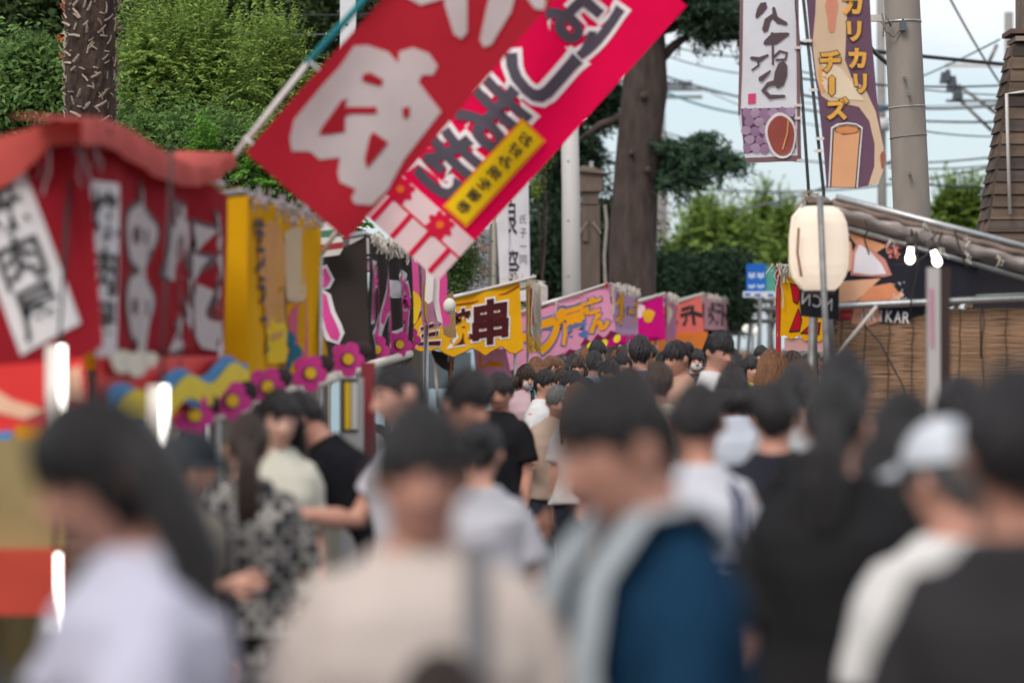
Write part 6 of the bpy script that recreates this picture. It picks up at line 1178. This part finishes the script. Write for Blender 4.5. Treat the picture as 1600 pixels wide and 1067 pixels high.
# --- crowd further down the street: shared bodies, each person an individual
CP = {}
def proto(fem, arm):
    if (fem, arm) not in CP:
        ps = Pose(fem=fem, R=(HANG, HOLD, FWD)[arm], L=(HANG, HANG, HOLD)[arm], hpitch=(2, 12, 14)[arm], hyaw=(0, 22, -32)[arm], step=.12)
        CP[(fem, arm)] = (ps, body_mesh(ps, .014), shirt_mesh(ps, .015, .72, .86, .016, arm + 3, .01), legs_mesh(ps, .018, 'trousers', 2), legs_mesh(ps, .02, 'skirt', 2) if fem else None, [shoe_mesh(ps, s) for s in (-1, 1)], {})
    return CP[(fem, arm)]
GC = 'people in the crowd down the street'
def crowd(label, px, ycr, Y, face, fem, arm, hair, hc, shirt, skin=0, lc=(.04, .045, .06), legs='trousers', mask=False, strap=None, cap=None):
    ps, bm_, sm_, lm_, sk_, sh_, hs = proto(fem, arm)
    if hair not in hs: hs[hair] = hair_mesh(ps, hair, len(hs) + 7 * arm + 40, 1.1)
    sc = PZ(ycr, Y) / 1.732; t = thing('person', label, 'person', (PX(px, Y), Y, 0), GC, R_(face), sc)
    mob('body', bm_, None, t, local=True, color=SK[skin]); mob('shirt', sm_, None, t, local=True, color=shirt)
    if legs == 'skirt' and sk_: mob('skirt', sk_, None, t, local=True, color=lc)
    else: mob('trousers', lm_, None, t, local=True, color=lc)
    for s in sh_: mob('shoe', s, None, t, local=True, color=(.06, .06, .06))
    mob('hair', hs[hair], None, t, local=True, color=tuple(min(1, q * 1.5) for q in HC_[hc]))
    if 'face' not in hs: hs['face'] = True
    if abs(face) < 100:
        face_parts(ps, t)
        if mask:
            g = G(); g.ell((0, 0, 0), (.058, .024, .046), 16, 10); g.v = [headp(ps, v + HEADC + Vector((0, -.072, -.040))) for v in g.v]; g.obj('mask', CLOTH, t, local=True, color=(.5, .51, .53), smooth=True)
    if strap: strap_obj(ps, t, strap, 1)
    if cap: mob('cap', cap_mesh(ps), CLOTH, t, local=True, color=cap)
    return t
WH = (.60, .60, .61); NV = (.03, .045, .09); PKc = (.55, .24, .30); YL = (.55, .45, .10); GY = (.16, .16, .17); SB = (.25, .33, .42); RDc = (.35, .04, .05); OL = (.14, .13, .07); LV = (.40, .36, .50); TQ = (.06, .22, .24); BG = (.42, .35, .28); OR = (.50, .18, .06)
JE = (.16, .22, .30)
crowd('woman in pink and white top with white face mask and dark bag strap', 818, 568, 24, 5, True, 1, 'bob', 'darkbrown', (.58, .42, .45), mask=True, strap=(.04, .04, .045))
crowd('young man in plain white T-shirt and pale jeans beside the masked woman', 850, 577, 21, 55, False, 0, 'short', 'black', (.66, .67, .68), lc=(.38, .43, .48))
crowd('young man in light grey T-shirt following the white T-shirt man', 886, 577, 22.5, 62, False, 1, 'short', 'black', (.34, .35, .37))
crowd('person in dark cap and grey-brown shirt', 915, 590, 20, -20, False, 0, 'short', 'black', (.17, .15, .14), skin=1, cap=(.03, .03, .035))
crowd('tall man in slate blue shirt with cropped hair from behind', 1000, 524, 21, 175, False, 0, 'short', 'black', (.07, .085, .15))
crowd('bare-armed person in tan top with black hair looking left', 1064, 529, 19.5, -78, True, 1, 'bun', 'black', (.40, .25, .19))
crowd('tall young man in white shirt bending his black-haired head to the right', 1118, 515, 18.5, 68, False, 2, 'short', 'black', (.60, .61, .62), strap=(.03, .03, .035))
crowd('woman with long light brown hair in pale pink blouse', 1208, 545, 19.5, 165, True, 1, 'long', 'brown', (.55, .36, .37))
crowd('woman with long dark brown hair in rose dress', 1240, 548, 22, -40, True, 0, 'long', 'darkbrown', (.42, .14, .17), legs='skirt', lc=(.42, .14, .17))
crowd('person in bright yellow T-shirt', 1172, 556, 25, 20, True, 0, 'bob', 'black', (.60, .50, .06))
crowd('girl in pink T-shirt holding something before her', 1152, 588, 15.5, -15, True, 1, 'bun', 'black', PKc)
crowd('woman in white blouse with navy bag strap beside the pink T-shirt girl', 1180, 600, 14.5, 150, True, 1, 'bob', 'black', (.58, .58, .62), strap=NV)
crowd('man in black T-shirt with black hair behind the bowed man in black', 781, 580, 16, -30, False, 1, 'short', 'black', (.015, .015, .017), skin=1)
crowd('woman in peach blouse with black bun', 946, 560, 24, 30, True, 1, 'bun', 'black', (.50, .28, .20))
crowd('man in light blue shirt', 928, 548, 27, 170, False, 0, 'short', 'black', SB)
crowd('woman in red top with bobbed hair', 905, 556, 28, -10, True, 0, 'bob', 'darkbrown', RDc)
crowd('person in olive shirt', 970, 548, 29, 10, False, 1, 'short', 'black', OL)
crowd('woman in cream blouse with white face mask', 1035, 548, 27, 0, True, 1, 'bob', 'black', (.56, .52, .42), mask=True)
crowd('man in charcoal shirt with white face mask', 1086, 545, 28, 8, False, 0, 'short', 'black', (.05, .05, .055), mask=True)
crowd('woman in lavender blouse with long black hair', 1145, 545, 30, 178, True, 0, 'long', 'black', LV)
crowd('man in teal shirt', 1190, 540, 30, -15, False, 0, 'short', 'black', TQ)
crowd('woman in orange top with brown bob', 1222, 548, 29, 160, True, 1, 'bob', 'brown', OR)
crowd('woman in white dress with black ponytail', 1262, 552, 25, 175, True, 0, 'pony', 'black', (.62, .61, .60), legs='skirt', lc=(.62, .61, .60))
crowd('man in beige shirt with grey hair', 1255, 545, 31, 0, False, 1, 'short', 'grey', BG)
names = {'white': WH, 'black': (.02, .02, .022), 'navy': NV, 'grey': GY, 'pale blue': SB, 'crimson': RDc, 'olive green': OL, 'teal': TQ, 'beige': BG, 'pink': PKc, 'mustard': (.38, .26, .05), 'dark green': (.03, .09, .05)}
HN = {'short': 'short hair', 'bob': 'bobbed hair', 'long': 'long loose hair', 'bun': 'hair in a bun', 'pony': 'a ponytail'}
spots = []
rs = random.Random(11); combos = [(c, h, k) for c in names for h in ('short', 'bob', 'long', 'bun', 'pony') for k in ('black', 'darkbrown', 'brown')]; rs.shuffle(combos)
Yc = 26.0
while len(spots) < 88:
    Yc += rs.uniform(.35, .9); lo = row(Yc) + .45; hi = lo + 3.2 if Yc < 40 else lo + 3.6; X = rs.uniform(lo, hi); px = 800 + X / Yc * F
    if all((X - a) ** 2 + (Yc - b) ** 2 > .22 for a, b in spots) and px < 1290 and Yc < 64: spots.append((X, Yc))
    if Yc > 62: Yc = 25.0
for i, (X, Y) in enumerate(spots):
    c, h, k = combos[i]; cp_ = rs.random() < .07; fem = h != 'short'; away = rs.random() < .55; ht = rs.uniform(1.50, 1.66) if fem else rs.uniform(1.62, 1.80); px = 800 + X / Y * F; ycr = YH - (ht - HC) * F / Y
    crowd('%s-topped %s with %s %s walking %s' % (c, 'woman' if fem else 'man', {'black': 'black', 'darkbrown': 'dark brown', 'brown': 'light brown'}[k], HN[h], 'away down the street' if away else 'up the street'), px, ycr, Y, rs.uniform(150, 210) if away else rs.uniform(-35, 35), fem, rs.choice((0, 0, 1, 2)), h, k, names[c], skin=rs.choice((0, 1, 2)), mask=rs.random() < .1, cap=rs.choice(((.5, .48, .44), (.03, .035, .05), (.30, .06, .05))) if cp_ else None)
# mid-distance people filling the lane between the near backs and the crowd
for lab, px, ycr, Y, face, fem, arm, hr, hk, col in (('man in cream shirt in mid street with dark brown hair', 1030, 566, 16, 178, False, 0, 'short', 'darkbrown', (.55, .50, .42)), ('woman in pale blue blouse and black bob in mid street', 1145, 575, 14, 185, True, 0, 'bob', 'black', (.48, .52, .60)),
        ('man in khaki shirt with dark brown hair near the lantern stall', 1255, 560, 14, 170, False, 1, 'short', 'darkbrown', (.22, .18, .11)), ('woman in off-white dress with light brown long hair by the yellow stall side', 905, 596, 17, 170, True, 1, 'long', 'brown', (.55, .53, .52)), ('person in tan top and grey hair by the yellow stall side', 868, 600, 18, -10, False, 1, 'short', 'grey', (.40, .30, .24)), ('man in light grey shirt with black hair near the lantern stall', 1242, 572, 13, 175, False, 0, 'short', 'black', (.36, .37, .39))): crowd(lab, px, ycr, Y, face, fem, arm, hr, hk, col)
